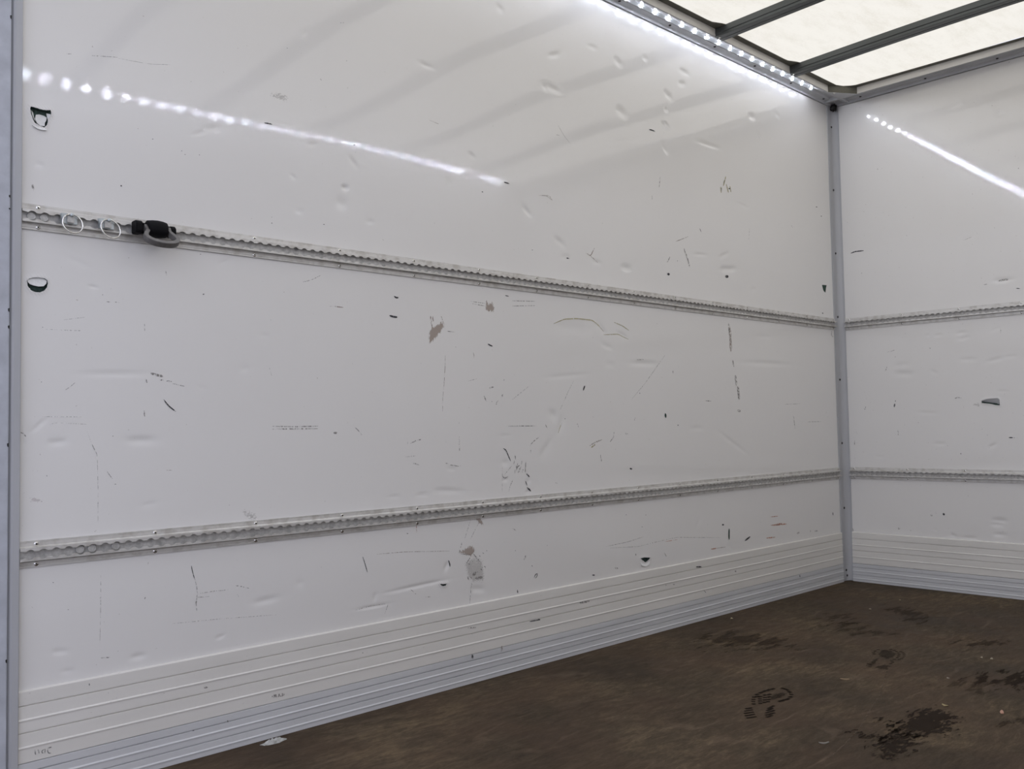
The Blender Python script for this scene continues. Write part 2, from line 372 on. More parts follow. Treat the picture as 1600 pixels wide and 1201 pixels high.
PATCHES_LEFT = [
    ('b', [(1.725, 1.0599), (1.7465, 1.0689), (1.767, 1.0817), (1.7692, 1.0665), (1.7553, 1.0489), (1.7151, 1.0135), (1.7144, 1.0441)]),
    ('b', [(1.9443, 1.1561), (1.9509, 1.1471), (1.966, 1.1534), (1.976, 1.14), (1.9723, 1.1276), (1.9424, 1.1304)]),
    ('b', [(1.8704, 0.4924), (1.9008, 0.4933), (1.9145, 0.467), (1.8979, 0.4746), (1.8859, 0.4865)]),
    ('g', [(1.2037, 1.6308), (1.2223, 1.6386), (1.241, 1.6397), (1.2447, 1.6291), (1.2316, 1.6289), (1.2176, 1.6299)]),
    ('b', [(1.8194, 0.3917), (1.8398, 0.3991), (1.8656, 0.407), (1.8795, 0.392), (1.865, 0.3772), (1.8522, 0.382)]),
    ('r', [(0.6289, 0.6324), (0.6414, 0.6323), (0.6509, 0.6276), (0.6532, 0.62), (0.6431, 0.623), (0.6336, 0.6254)]),
    ('n', [(4.1074, 1.4119), (4.1524, 1.4142), (4.1452, 1.3985), (4.1376, 1.3768), (4.1198, 1.3862)]),
    ('g', [(1.1221, 0.5666), (1.1437, 0.5571), (1.1523, 0.5445), (1.1349, 0.5498), (1.1285, 0.5582)]),
    ('g', [(1.8421, 0.3568), (1.8744, 0.3676), (1.9068, 0.3543), (1.9126, 0.3197), (1.9122, 0.3003), (1.873, 0.3005), (1.8541, 0.3172)]),
]
PATCHES_FRONT = [
    ('g', [(-0.6054, 0.8256), (-0.6252, 0.8311), (-0.6275, 0.8189)]),
]
DENTS_LEFT = [
    (2.276, 2.028, 0.0319, 0.0072, 0.374, 1.5),
    (2.475, 2.111, 0.0263, 0.0067, 0.097, 1.2),
    (2.619, 2.094, 0.0205, 0.0106, -0.486, 1.5),
    (2.781, 2.153, 0.015, 0.0082, 0.037, 1.5),
    (3.032, 2.164, 0.0321, 0.0095, -0.092, 2),
    (3.016, 2.112, 0.0209, 0.0086, 0.241, 1.8),
    (2.921, 2.043, 0.0241, 0.0097, -0.368, 2),
    (2.633, 1.91, 0.0262, 0.0129, -0.406, 2),
    (2.268, 1.91, 0.0402, 0.0092, -0.083, 1.8),
    (2.226, 1.905, 0.0144, 0.0074, -0.549, 1.5),
    (2.888, 1.916, 0.0198, 0.007, -0.603, 1.5),
    (2.911, 1.921, 0.02, 0.007, -0.598, 1.5),
    (2.893, 1.827, 0.0249, 0.0097, -0.734, 1.5),
    (3.194, 1.902, 0.0749, 0.0071, 0.013, 1.6),
    (3.53, 2.093, 0.0228, 0.0105, 0.022, 2),
    (3.742, 2.151, 0.0214, 0.0089, -0.306, 1.4),
    (2.287, 1.386, 0.0247, 0.0075, -0.432, 1.5),
    (2.131, 1.471, 0.0244, 0.0061, -0.73, 1.5),
    (3.591, 2.022, 0.0219, 0.0089, -0.656, 1.3),
    (2.476, 1.339, 0.0239, 0.0066, -0.065, 1.5),
    (2.643, 1.338, 0.0278, 0.01, -0.065, 2),
    (3.308, 1.403, 0.0526, 0.01, 0.106, 2),
    (3.281, 1.458, 0.0364, 0.0077, 0.36, 1.6),
    (3.109, 1.44, 0.0415, 0.0064, 0.066, 1.3),
    (3.429, 1.69, 0.0423, 0.0067, -0.104, 1.2),
    (2.906, 1.982, 0.0133, 0.0076, 0.223, 1.4),
    (2.313, 1.339, 0.0202, 0.0068, 0.116, 1.6),
    (1.717, 1.846, 0.0254, 0.0047, -0.061, 1.6),
    (1.453, 1.504, 0.0173, 0.0044, -0.804, 1.8),
    (1.324, 1.527, 0.013, 0.0033, 0.412, 1.5),
    (1.427, 1.429, 0.009, 0.0062, 0.162, 2),
    (1.793, 1.509, 0.0119, 0.0046, -0.996, 1.5),
    (1.893, 1.607, 0.0156, 0.0059, -0.388, 1.8),
    (1.264, 1.43, 0.0089, 0.0041, -0.837, 1.3),
    (2.025, 2.113, 0.017, 0.01, -0.311, 1.6),
    (1.3, 1.824, 0.0077, 0.003, 1.066, 1),
    (0.644, 1.347, 0.0095, 0.0036, -0.005, 1),
    (1.037, 1.51, 0.0213, 0.0043, 0.21, 1),
    (1.006, 1.491, 0.0173, 0.003, 0.394, 1),
    (0.757, 1.092, 0.0085, 0.003, -0.184, 1.3),
    (0.722, 1.145, 0.0279, 0.0036, -0.304, 0.9),
    (0.804, 0.899, 0.0744, 0.0047, 0.027, 1.2),
    (1.069, 1.183, 0.0175, 0.003, 0.501, 1.2),
    (1.009, 0.871, 0.0121, 0.003, -0.184, 1),
    (1.124, 0.921, 0.013, 0.008, 0.031, 1),
    (1.177, 1.007, 0.0135, 0.0049, 0.056, 1),
    (2.519, 1.044, 0.0263, 0.0064, -0.253, 1.8),
    (2.725, 0.99, 0.0742, 0.0078, 0.013, 2.2),
    (3.571, 1.02, 0.1948, 0.0082, 0.007, 1.6),
    (3.575, 1.137, 0.0501, 0.0092, -0.039, 1.8),
    (3.057, 0.746, 0.0422, 0.0074, -0.013, 1.4),
    (2.234, 0.796, 0.0247, 0.0109, -0.702, 1.8),
    (2.273, 0.769, 0.0332, 0.0116, 1.1, 2),
    (2.196, 0.688, 0.0317, 0.011, 0.752, 1.8),
    (3.305, 0.684, 0.0983, 0.007, -0.437, 1.2),
    (3.302, 1.402, 0.0547, 0.0077, 0.106, 1.8),
    (2.634, 1.336, 0.0259, 0.007, -0.006, 1.5),
    (3.498, 1.335, 0.02, 0.0089, 0.09, 1.3),
    (2.331, 1.097, 0.0887, 0.0178, 0.002, 1.2),
    (2.492, 1.107, 0.0285, 0.0102, -0.84, 2),
    (2.607, 1.088, 0.0317, 0.0075, -0.307, 1.8),
    (2.534, 0.98, 0.0229, 0.0089, 0.035, 1.3),
    (2.306, 0.933, 0.0933, 0.0056, 0.085, 1.2),
    (0.684, 0.748, 0.0179, 0.0058, 0.031, 1.8),
    (0.864, 0.748, 0.0349, 0.0073, -0.023, 2),
    (0.881, 0.601, 0.0202, 0.0033, 0.104, 1),
    (0.645, 0.784, 0.021, 0.004, 0.694, 1.2),
    (0.617, 0.749, 0.0037, 0.003, -0.014, 1.3),
    (1.179, 0.341, 0.0326, 0.0061, 0.049, 1.8),
    (0.691, 0.301, 0.0144, 0.0054, -0.178, 1.2),
    (0.858, 0.26, 0.0157, 0.0059, -0.045, 1.6),
    (0.707, 0.257, 0.0104, 0.0046, -0.193, 1),
    (1.056, 0.271, 0.0123, 0.005, 0.168, 1),
    (1.276, 0.372, 0.0119, 0.0062, -0.131, 1),
    (1.767, 0.356, 0.014, 0.0074, 1.09, 1.8),
    (1.662, 0.314, 0.0995, 0.0046, 0.036, 1.6),
    (1.511, 0.303, 0.0128, 0.005, 1.339, 1.4),
    (1.504, 0.278, 0.0526, 0.0036, -0.002, 1.2),
    (1.889, 0.274, 0.0263, 0.0081, -0.195, 2),
    (1.881, 0.364, 0.0221, 0.0113, -0.963, 1.4),
    (1.781, 0.578, 0.0535, 0.006, -0.087, 1.6),
    (1.683, 0.573, 0.0199, 0.0042, 0.005, 1.3),
    (1.578, 0.573, 0.0188, 0.0041, 0.005, 1.2),
    (2.243, 0.805, 0.0172, 0.0094, -0.612, 1.6),
    (2.013, 0.653, 0.0157, 0.0094, -0.038, 1.4),
    (2.012, 0.598, 0.0104, 0.0049, -0.048, 1.8),
    (2.113, 0.589, 0.0093, 0.0058, -0.054, 1.8),
    (2.112, 0.555, 0.0093, 0.005, -0.059, 1.8),
    (1.791, 0.642, 0.0163, 0.0036, -0.11, 1.3),
    (2.015, 0.736, 0.0235, 0.0045, 0.019, 1.2),
    (3.05, 0.378, 0.0235, 0.0095, 0.718, 1),
    (3.268, 0.258, 0.0261, 0.0095, -0.84, 1),
    (1.415, 1.384, 0.0177, 0.0134, -0.325, 1.6),
    (1.425, 1.427, 0.0079, 0.006, 0.165, 1.6),
    (2.127, 1.471, 0.0251, 0.0085, -0.623, 1.2),
    (2.282, 1.388, 0.0288, 0.0083, -0.43, 1.2),
    (1.281, 1.341, 0.0121, 0.0058, 0.149, 1),
    (1.507, 1.345, 0.0137, 0.005, 0.139, 1),
]
DENTS_FRONT = [
    (-0.566, 1.144, 0.0205, 0.0062, 3.134, 1.6),
    (-0.574, 1.12, 0.0232, 0.0061, 2.947, 1.4),
    (-0.588, 1.025, 0.032, 0.0074, -3.132, 1.6),
    (-0.699, 1.016, 0.0363, 0.0071, 2.926, 1.5),
    (-0.302, 0.977, 0.0417, 0.0108, -3.088, 2.4),
    (-0.294, 1.019, 0.0353, 0.0096, 3.028, 1.4),
    (-0.402, 0.794, 0.0401, 0.0056, -3.065, 1.3),
    (-0.452, 0.654, 0.0242, 0.0062, 3.142, 1.4),
    (-0.674, 0.645, 0.0174, 0.0069, 2.598, 1.4),
    (-0.722, 0.88, 0.0194, 0.0041, -3.103, 1.3),
    (-0.177, 0.594, 0.02, 0.0045, 3.132, 1),
    (-0.465, 1.143, 0.0151, 0.0056, 3.046, 1.4),
    (-0.416, 1.145, 0.0074, 0.0051, -3.061, 1.3),
    (-0.44, 0.976, 0.0155, 0.0062, -2.558, 1.1),
    (-0.69, 0.327, 0.027, 0.0079, 3.138, 2.2),
    (-0.682, 0.308, 0.0221, 0.0063, 3.135, 1.6),
    (-0.5, 0.247, 0.0126, 0.0073, -2.551, 2),
    (-0.566, 0.243, 0.0232, 0.0054, 3.068, 1.6),
    (-0.69, 0.266, 0.022, 0.0063, -3.119, 1.8),
    (-0.42, 0.268, 0.0081, 0.0055, 3.074, 1),
    (-0.742, 1.357, 0.0396, 0.0087, -3.129, 2),
    (-0.604, 1.559, 0.0258, 0.0058, 2.827, 1),
    (-0.759, 2.075, 0.0212, 0.0106, 3.109, 1.4),
    (-0.585, 2.161, 0.0221, 0.0068, 3.026, 1),
    (-0.475, 1.345, 0.0279, 0.0049, -3.023, 0.8),
    (-0.71, 1.149, 0.0222, 0.006, 2.853, 1.2),
    (-0.766, 1.026, 0.0246, 0.0053, 3.113, 1.1),
]
HOLES_LEFT = [
    [(0.6261, 1.4695), (0.6366, 1.4687), (0.6469, 1.4675), (0.6572, 1.4679), (0.6657, 1.4704), (0.6677, 1.4652), (0.6658, 1.4563), (0.6612, 1.4496), (0.6606, 1.4438), (0.6587, 1.4357), (0.6535, 1.4296), (0.6432, 1.4316), (0.6348, 1.4354), (0.6303, 1.4428), (0.6271, 1.4532), (0.6251, 1.4626)],
    [(0.6204, 1.0928), (0.6254, 1.0974), (0.6322, 1.1), (0.6411, 1.1015), (0.6501, 1.1012), (0.6565, 1.1005), (0.6617, 1.0968), (0.6622, 1.09), (0.6605, 1.0815), (0.6553, 1.0741), (0.6464, 1.0694), (0.6362, 1.0696), (0.6286, 1.073), (0.6227, 1.0807)],
    [(1.7407, 0.3098), (1.7527, 0.3069), (1.7674, 0.3064), (1.763, 0.3018), (1.7508, 0.3011), (1.7442, 0.3057)],
    [(2.6797, 0.2797), (2.7023, 0.2809), (2.7389, 0.2757), (2.7246, 0.2681), (2.7085, 0.262), (2.6921, 0.2717)],
]
HOLE_FRONT = [(-0.6387, 0.8415), (-0.6617, 0.8486), (-0.7038, 0.8507), (-0.7108, 0.8445), (-0.7109, 0.8195), (-0.6971, 0.8205), (-0.6749, 0.8266), (-0.6383, 0.8319)]
FLAP = [(0.6219, 1.0943), (0.6284, 1.0991), (0.6411, 1.102), (0.6526, 1.1021), (0.657, 1.0997), (0.6612, 1.0962), (0.6596, 1.0897), (0.654, 1.0836), (0.6438, 1.0819), (0.6341, 1.0832), (0.6265, 1.0857), (0.6229, 1.0903)]
LIP = [(0.6265, 1.4329), (0.6329, 1.4339), (0.6419, 1.4311), (0.6496, 1.4302), (0.6581, 1.4299), (0.6574, 1.4234), (0.6484, 1.4218), (0.6394, 1.4224), (0.6317, 1.4263)]
FOOT_LUGS = [((2.2891, -0.6914), (2.2964, -0.6994)), ((2.2688, -0.7021), (2.2761, -0.7101)), ((2.2511, -0.7125), (2.2583, -0.7204)), ((2.2331, -0.7246), (2.2403, -0.7324)), ((2.3145, -0.6857), (2.3277, -0.6901)), ((2.3352, -0.6847), (2.3513, -0.6872)), ((2.3531, -0.6856), (2.372, -0.6862)), ((2.3719, -0.6876), (2.391, -0.6882)), ((2.3914, -0.6903), (2.4078, -0.6929)), ((2.4234, -0.7045), (2.4214, -0.7177)), ((2.422, -0.7171), (2.4138, -0.733)), ((2.4066, -0.7347), (2.4016, -0.7491)), ((2.3816, -0.7539), (2.389, -0.762)), ((2.3551, -0.7657), (2.3682, -0.7703)), ((2.329, -0.772), (2.3472, -0.773)), ((2.3128, -0.7692), (2.3308, -0.7702)), ((2.3007, -0.7661), (2.3162, -0.7689)), ((2.2996, -0.6952), (2.3069, -0.7033)), ((2.3053, -0.7014), (2.3126, -0.7095)), ((2.2852, -0.7125), (2.2925, -0.7204)), ((2.2676, -0.7231), (2.2749, -0.731)), ((2.2509, -0.7343), (2.2581, -0.7421)), ((2.3244, -0.7042), (2.3376, -0.7087)), ((2.3061, -0.7151), (2.3134, -0.7231)), ((2.2868, -0.7266), (2.2941, -0.7346)), ((2.2654, -0.7378), (2.2726, -0.7457)), ((2.336, -0.7115), (2.352, -0.7142)), ((2.3158, -0.7229), (2.3288, -0.7273)), ((2.2956, -0.7337), (2.3057, -0.7399)), ((2.2781, -0.7418), (2.2853, -0.7497))]
HEEL_BARS = [((2.1836, -0.7349), (2.2047, -0.7437)), ((2.1644, -0.7441), (2.1898, -0.7556)), ((2.1465, -0.7542), (2.1752, -0.7672)), ((2.131, -0.7666), (2.1611, -0.7791)), ((2.1187, -0.7796), (2.1456, -0.7933)), ((2.2238, -0.7784), (2.261, -0.7765)), ((2.2056, -0.7865), (2.239, -0.7856)), ((2.1875, -0.7941), (2.2255, -0.7988)), ((2.1711, -0.8033), (2.2073, -0.811)), ((2.1563, -0.8137), (2.1843, -0.8176))]
FOOT_LUGS_FAR = [((2.9886, -0.7105), (2.9953, -0.718)), ((2.972, -0.721), (2.9787, -0.7284)), ((3.011, -0.7063), (3.0177, -0.7138)), ((3.0348, -0.7056), (3.0415, -0.7132)), ((3.0602, -0.771), (3.0669, -0.7785)), ((3.0489, -0.7827), (3.0555, -0.7901)), ((3.0322, -0.7929), (3.0389, -0.8003)), ((3.0123, -0.8015), (3.0189, -0.8088)), ((2.9921, -0.8071), (2.9986, -0.8143)), ((2.9726, -0.8108), (2.9791, -0.818)), ((2.9573, -0.8097), (2.9637, -0.817)), ((3.0512, -0.761), (3.0579, -0.7684)), ((3.0365, -0.7737), (3.0432, -0.7812)), ((3.0174, -0.7836), (3.0241, -0.791)), ((2.9966, -0.7911), (3.0032, -0.7984)), ((2.9758, -0.7959), (2.9823, -0.8031)), ((2.9473, -0.7986), (2.9538, -0.8059)), ((2.9233, -0.8015), (2.9298, -0.8086)), ((2.9073, -0.8105), (2.9137, -0.8176)), ((2.8865, -0.8139), (2.8929, -0.821)), ((3.0618, -0.7483), (3.0686, -0.7558)), ((3.0668, -0.734), (3.0735, -0.7415))]
FLOOR_PATCHES = [
    ('foot_a', 0.75, [(2.3123, -0.7344), (2.343, -0.7247), (2.3764, -0.7222), (2.3923, -0.7395), (2.3648, -0.7485), (2.3349, -0.749), (2.3023, -0.7485)]),
    ('foot_c', 0.6, [(3.0146, -0.7201), (3.0498, -0.7225), (3.0574, -0.7434), (3.0285, -0.7721), (2.9802, -0.7892), (2.9454, -0.7851), (2.9525, -0.7583), (2.9749, -0.7362)]),
    ('foot_d', 0.7, [(2.8212, -0.7699), (2.8898, -0.7575), (2.9395, -0.7555), (2.8776, -0.7775), (2.8068, -0.7863)]),
    ('foot_e', 0.7, [(2.8165, -0.7971), (2.8637, -0.8062), (2.8644, -0.8286), (2.8191, -0.8337), (2.8105, -0.8158)]),
    ('stain', 0.7, [(3.7078, -0.4487), (3.7692, -0.4439), (3.7775, -0.4991), (3.7188, -0.5712), (3.6337, -0.6129), (3.5638, -0.6166), (3.6084, -0.5565), (3.6451, -0.522)]),
    ('stain', 0.5, [(3.3095, -0.4076), (3.3713, -0.4197), (3.3746, -0.4658), (3.3131, -0.4815), (3.2949, -0.5317), (3.2894, -0.5704), (3.295, -0.6122), (3.2267, -0.5641), (3.2339, -0.4926), (3.224, -0.4512)]),
    ('stain', 0.6, [(2.9171, -1.0715), (2.9863, -1.0882), (3.0808, -1.1416), (3.0538, -1.1826), (2.9182, -1.223), (2.8831, -1.2025), (2.8704, -1.1433), (2.8665, -1.0926)]),
    ('stain', 0.5, [(3.317, -0.8813), (3.3884, -0.8948), (3.4322, -0.9576), (3.3341, -0.9524), (3.277, -0.9266)]),
    ('stain', 0.45, [(2.7408, -1.0541), (2.8205, -1.0592), (2.9379, -1.0877), (3.0711, -1.1444), (3.0418, -1.2022), (2.9234, -1.2135), (2.8351, -1.1707), (2.7502, -1.1043)]),
    ('stain', 0.5, [(2.5279, -1.2621), (2.5823, -1.2784), (2.6005, -1.298), (2.5341, -1.3305), (2.5222, -1.2973)]),
    ('stain', 0.4, [(2.835, -0.1732), (2.9521, -0.218), (2.9747, -0.3986), (2.8818, -0.4965), (2.7754, -0.3774), (2.6897, -0.2815)]),
    ('stain', 0.4, [(3.4067, -0.3181), (3.5095, -0.3659), (3.4368, -0.4211), (3.3372, -0.374)]),
    ('splash', 1.0, [(2.4896, -1.0782), (2.5177, -1.0926), (2.5025, -1.1217), (2.4849, -1.1623), (2.4232, -1.1701), (2.3282, -1.1978), (2.3189, -1.1587), (2.2688, -1.1532), (2.2509, -1.1434), (2.2693, -1.1093), (2.2863, -1.0839), (2.3388, -1.0791), (2.3851, -1.0868), (2.4484, -1.0788)]),
    ('splash', 1.0, [(2.2731, -1.0898), (2.2765, -1.1326), (2.2624, -1.1558), (2.2135, -1.1592), (2.1774, -1.1745), (2.1145, -1.1764), (2.0765, -1.156), (2.1291, -1.1492), (2.1333, -1.1131), (2.2132, -1.1031)]),
    ('splash', 0.9, [(2.3427, -1.0367), (2.3165, -1.0591), (2.3259, -1.0756), (2.2989, -1.0874), (2.29, -1.0778), (2.3103, -1.0587)]),
    ('splash', 0.8, [(2.1956, -1.0301), (2.2155, -1.0436), (2.2154, -1.0709), (2.2132, -1.1031), (2.1745, -1.0898), (2.194, -1.0538)]),
]
FLOOR_LINES = [
    [(1.931, -1.0793), (2.048, -1.0625), (2.1282, -1.0494), (2.2487, -1.0232), (2.373, -0.986), (2.5496, -0.9371), (2.8005, -0.8457)],
    [(3.1341, -0.7281), (3.3265, -0.642), (3.5762, -0.5471)],
    [(2.8161, -0.8388), (2.7076, -0.88)],
]
CHIPS = [
    (2.6041, -1.2362),
    (2.5658, -1.1074),
    (2.631, -0.794),
    (2.0773, -1.0152),
    (3.9338, -0.395),
    (3.6642, -0.3908),
    (3.1593, -1.0229),
    (3.1492, -0.9957),
    (2.8405, -1.0106),
    (3.1469, -0.0757),
]
SCRAP = [(1.1502, -0.0144), (1.173, -0.0046), (1.1939, -0.0184), (1.2073, -0.0415), (1.1913, -0.05), (1.172, -0.0377), (1.1554, -0.0284)]
# ---------------------------------------------------------------- helpers
def link(name, me, mat=None, parent=None):
    o = bpy.data.objects.new(name, me)
    COL.objects.link(o)
    if mat is not None:
        if not me.materials:
            me.materials.append(mat)
    if parent is not None:
        o.parent = parent
    return o

def tag(o, label=None, cat=None, group=None, kind=None):
    if label: o['label'] = label
    if cat: o['category'] = cat
    if group: o['group'] = group
    if kind: o['kind'] = kind
    return o

def empty(name, loc):
    o = bpy.data.objects.new(name, None)
    COL.objects.link(o)
    o.location = loc
    o.empty_display_size = 0.05
    return o

class MB:
    """collects polygons, builds one mesh"""
    def __init__(self):
        self.v = []; self.f = []
    def add(self, vs, fs):
        n = len(self.v)
        self.v += [tuple(p) for p in vs]
        self.f += [tuple(i + n for i in f) for f in fs]
    def box(self, a, b):
        x0, y0, z0 = a; x1, y1, z1 = b
        self.add([(x0,y0,z0),(x1,y0,z0),(x1,y1,z0),(x0,y1,z0),(x0,y0,z1),(x1,y0,z1),(x1,y1,z1),(x0,y1,z1)],
                 [(3,2,1,0),(4,5,6,7),(0,1,5,4),(1,2,6,5),(2,3,7,6),(3,0,4,7)])
    def sweep(self, prof, stations, closed=True, caps=True):
        """prof: list of 2-D points; stations: function list mapping (a,b)->(x,y,z)"""
        n = len(prof); rings = []
        for st in stations:
            rings.append([st(a, b) for a, b in prof])
        base = len(self.v)
        for r in rings: self.v += [tuple(p) for p in r]
        m_ = n if closed else n - 1
        for k in range(len(rings) - 1):
            for i in range(m_):
                j = (i + 1) % n
                self.f.append((base+k*n+i, base+k*n+j, base+(k+1)*n+j, base+(k+1)*n+i))
        if closed and caps:
            self.f.append(tuple(base + i for i in range(n))[::-1])
            self.f.append(tuple(base + (len(rings)-1)*n + i for i in range(n)))
    def lathe(self, prof, c, axis='y', n=12):
        """prof: (radius, offset along axis)"""
        base = len(self.v)
        for r, h in prof:
            for k in range(n):
                a = 2*math.pi*k/n
                if axis == 'y': p = (c[0]+r*math.cos(a), c[1]+h, c[2]+r*math.sin(a))
                elif axis == 'x': p = (c[0]+h, c[1]+r*math.cos(a), c[2]+r*math.sin(a))
                else: p = (c[0]+r*math.cos(a), c[1]+r*math.sin(a), c[2]+h)
                self.v.append(p)
        for i in range(len(prof)-1):
            for k in range(n):
                j = (k+1) % n
                self.f.append((base+i*n+k, base+i*n+j, base+(i+1)*n+j, base+(i+1)*n+k))
        self.f.append(tuple(base+k for k in range(n))[::-1])
        self.f.append(tuple(base+(len(prof)-1)*n+k for k in range(n)))
    def tube(self, pts, r, n=10, closed=False, squash=None):
        pts = [Vector(p) for p in pts]; N = len(pts); base = len(self.v)
        prev = None
        for i, p in enumerate(pts):
            a = pts[(i-1) % N] if (closed or i) else p
            b = pts[(i+1) % N] if (closed or i < N-1) else p
            t = (b - a).normalized()
            if prev is None:
                prev = t.orthogonal().normalized()
            u = (prev - t*prev.dot(t)).normalized(); prev = u; w = t.cross(u)
            rr = r[i] if isinstance(r, (list, tuple)) else r
            for k in range(n):
                an = 2*math.pi*k/n
                self.v.append(tuple(p + u*rr*math.cos(an) + w*rr*math.sin(an)))
        for i in range(N if closed else N-1):
            q = (i+1) % N
            for k in range(n):
                j = (k+1) % n
                self.f.append((base+i*n+k, base+i*n+j, base+q*n+j, base+q*n+k))
        if not closed:
            self.f.append(tuple(base+k for k in range(n))[::-1])
            self.f.append(tuple(base+(N-1)*n+k for k in range(n)))
    def mesh(self, name, smooth=False, bevel=0):
        me = bpy.data.meshes.new(name)
        me.from_pydata(self.v, [], self.f)
        bm = bmesh.new(); bm.from_mesh(me)
        bmesh.ops.recalc_face_normals(bm, faces=bm.faces)
        if bevel:
            es = [e for e in bm.edges if len(e.link_faces) == 2 and e.calc_face_angle(0) > 0.6]
            bmesh.ops.bevel(bm, geom=es, offset=bevel, segments=2, affect='EDGES', clamp_overlap=True)
        bm.to_mesh(me); bm.free()
        if smooth:
            me.shade_smooth()
            try: me.set_sharp_from_angle(angle=math.radians(38))
            except Exception: pass
        return me
    def build(self, name, mat, parent=None, smooth=False, bevel=0):
        return link(name, self.mesh(name, smooth, bevel), mat, parent)

# ---------------------------------------------------------------- materials
class NT:
    def __init__(self, name):
        self.m = bpy.data.materials.new(name); self.m.use_nodes = True
        self.t = self.m.node_tree; self.b = self.t.nodes['Principled BSDF']; self.out = self.t.nodes['Material Output']
    def n(self, typ, **kw):
        nd = self.t.nodes.new(typ)
        for k, v in kw.items():
            if k in nd.inputs: nd.inputs[k].default_value = v
            else: setattr(nd, k, v)
        return nd
    def l(self, a, b): self.t.links.new(a, b)
    def coord(self, scale=(1,1,1)):
        g = self.n('ShaderNodeNewGeometry')
        mp = self.n('ShaderNodeMapping'); mp.inputs['Scale'].default_value = scale
        self.l(g.outputs['Position'], mp.inputs['Vector'])
        return mp.outputs['Vector']
    def noise(self, vec, scale, detail=3, rough=0.5, dist=0):
        nd = self.n('ShaderNodeTexNoise'); nd.inputs['Scale'].default_value = scale
        nd.inputs['Detail'].default_value = detail; nd.inputs['Roughness'].default_value = rough; nd.inputs['Distortion'].default_value = dist
        self.l(vec, nd.inputs['Vector']); return nd.outputs['Fac']
    def ramp(self, fac, stops):
        r = self.n('ShaderNodeValToRGB'); e = r.color_ramp.elements
        while len(e) < len(stops): e.new(0.5)
        for i, (p, c) in enumerate(stops):
            e[i].position = p; e[i].color = (*c, 1) if len(c) == 3 else c
        self.l(fac, r.inputs['Fac']); return r.outputs['Color']
    def math(self, op, a, b=None, clamp=False):
        nd = self.n('ShaderNodeMath', operation=op, use_clamp=clamp)
        for i, x in enumerate((a, b)):
            if x is None: continue
            if isinstance(x, (int, float)): nd.inputs[i].default_value = x
            else: self.l(x, nd.inputs[i])
        return nd.outputs[0]
    def mix(self, fac, a, b):
        nd = self.n('ShaderNodeMix', data_type='RGBA')
        for s, x in ((nd.inputs['Factor'], fac), (nd.inputs['A'], a), (nd.inputs['B'], b)):
            if isinstance(x, (int, float)): s.default_value = x
            elif isinstance(x, tuple): s.default_value = (*x, 1)
            else: self.l(x, s)
        return nd.outputs['Result']
    def bump(self, h, strength, dist, prev=None):
        nd = self.n('ShaderNodeBump'); nd.inputs['Strength'].default_value = strength; nd.inputs['Distance'].default_value = dist
        self.l(h, nd.inputs['Height'])
        if prev is not None: self.l(prev, nd.inputs['Normal'])
        return nd.outputs['Normal']
    def setb(self, **kw):
        for k, v in kw.items():
            s = self.b.inputs[k.replace('_', ' ')]
            if isinstance(v, (int, float)): s.default_value = v
            elif isinstance(v, tuple): s.default_value = (*v, 1)
            else: self.l(v, s)
        return self.m

def mat_panel():
    t = NT('white_gelcoat')
    c = t.coord()
    base = t.ramp(t.noise(c, 1.3, 3), [(0.3, (0.80, 0.785, 0.765)), (0.75, (0.83, 0.815, 0.795))])
    specks = t.ramp(t.noise(c, 95, 2, 0.6), [(0.725, (1,1,1)), (0.765, (0.5,0.47,0.44))])
    mx = t.n('ShaderNodeMix', data_type='RGBA', blend_type='MULTIPLY'); mx.inputs['Factor'].default_value = 0.6
    t.l(base, mx.inputs['A']); t.l(specks, mx.inputs['B'])
    peel = t.noise(c, 210, 2, 0.5)
    streak = t.noise(t.coord((3, 3, 26)), 3.2, 3, 0.55)
    n1 = t.bump(streak, 0.25, 0.0003)
    n2 = t.bump(peel, 0.5, 0.00008)
    return t.setb(Base_Color=mx.outputs['Result'], Roughness=0.2, Normal=n1, Specular_IOR_Level=0.25, Coat_Weight=0.9, Coat_Roughness=0.025, Coat_Normal=n2)

def mat_simple(name, col, rough=0.5, metal=0.0, spec=0.5, vary=0.0, vscale=8, stretch=(1,1,1), bump=0, bscale=200):
    t = NT(name); c = t.coord(stretch)
    if vary:
        f = t.noise(c, vscale, 4, 0.6)
        a = tuple(max(0, x*(1-vary)) for x in col); b = tuple(min(1, x*(1+vary)) for x in col)
        col_ = t.ramp(f, [(0.3, a), (0.7, b)])
    else: col_ = col
    kw = dict(Base_Color=col_, Roughness=rough, Metallic=metal, Specular_IOR_Level=spec)
    if bump: kw['Normal'] = t.bump(t.noise(c, bscale, 2), 0.5, bump)
    return t.setb(**kw)

def mat_mark(name, col, lo, hi, scale=(300, 300, 120), rough=0.55, amount=1.0):
    """worn coloured mark: the bare surface shows through where the noise is low"""
    t = NT(name); c = t.coord(scale)
    a = t.ramp(t.noise(c, 1.0, 3, 0.6), [(lo, (0,0,0)), (hi, (amount,)*3)])
    t.setb(Base_Color=col, Roughness=0.8, Specular_IOR_Level=0.08)
    t.l(a, t.b.inputs['Alpha'])
    return t.m

def mat_patch(name, col, scale, k=1.0, rough=0.5, amount=1.0):
    """stain patch: vertex attribute 'cover' falls off to the rim, noise breaks the edge"""
    t = NT(name); c = t.coord(scale)
    at = t.n('ShaderNodeAttribute'); at.attribute_name = 'cover'
    f = t.math('ADD', at.outputs['Fac'], t.math('MULTIPLY', t.math('SUBTRACT', t.noise(c, 1.0, 5, 0.65), 0.5), k))
    a = t.ramp(f, [(0.42, (0,0,0)), (0.58, (amount,)*3)])
    t.setb(Base_Color=col, Roughness=rough, Specular_IOR_Level=.06); t.l(a, t.b.inputs['Alpha'])
    return t.m

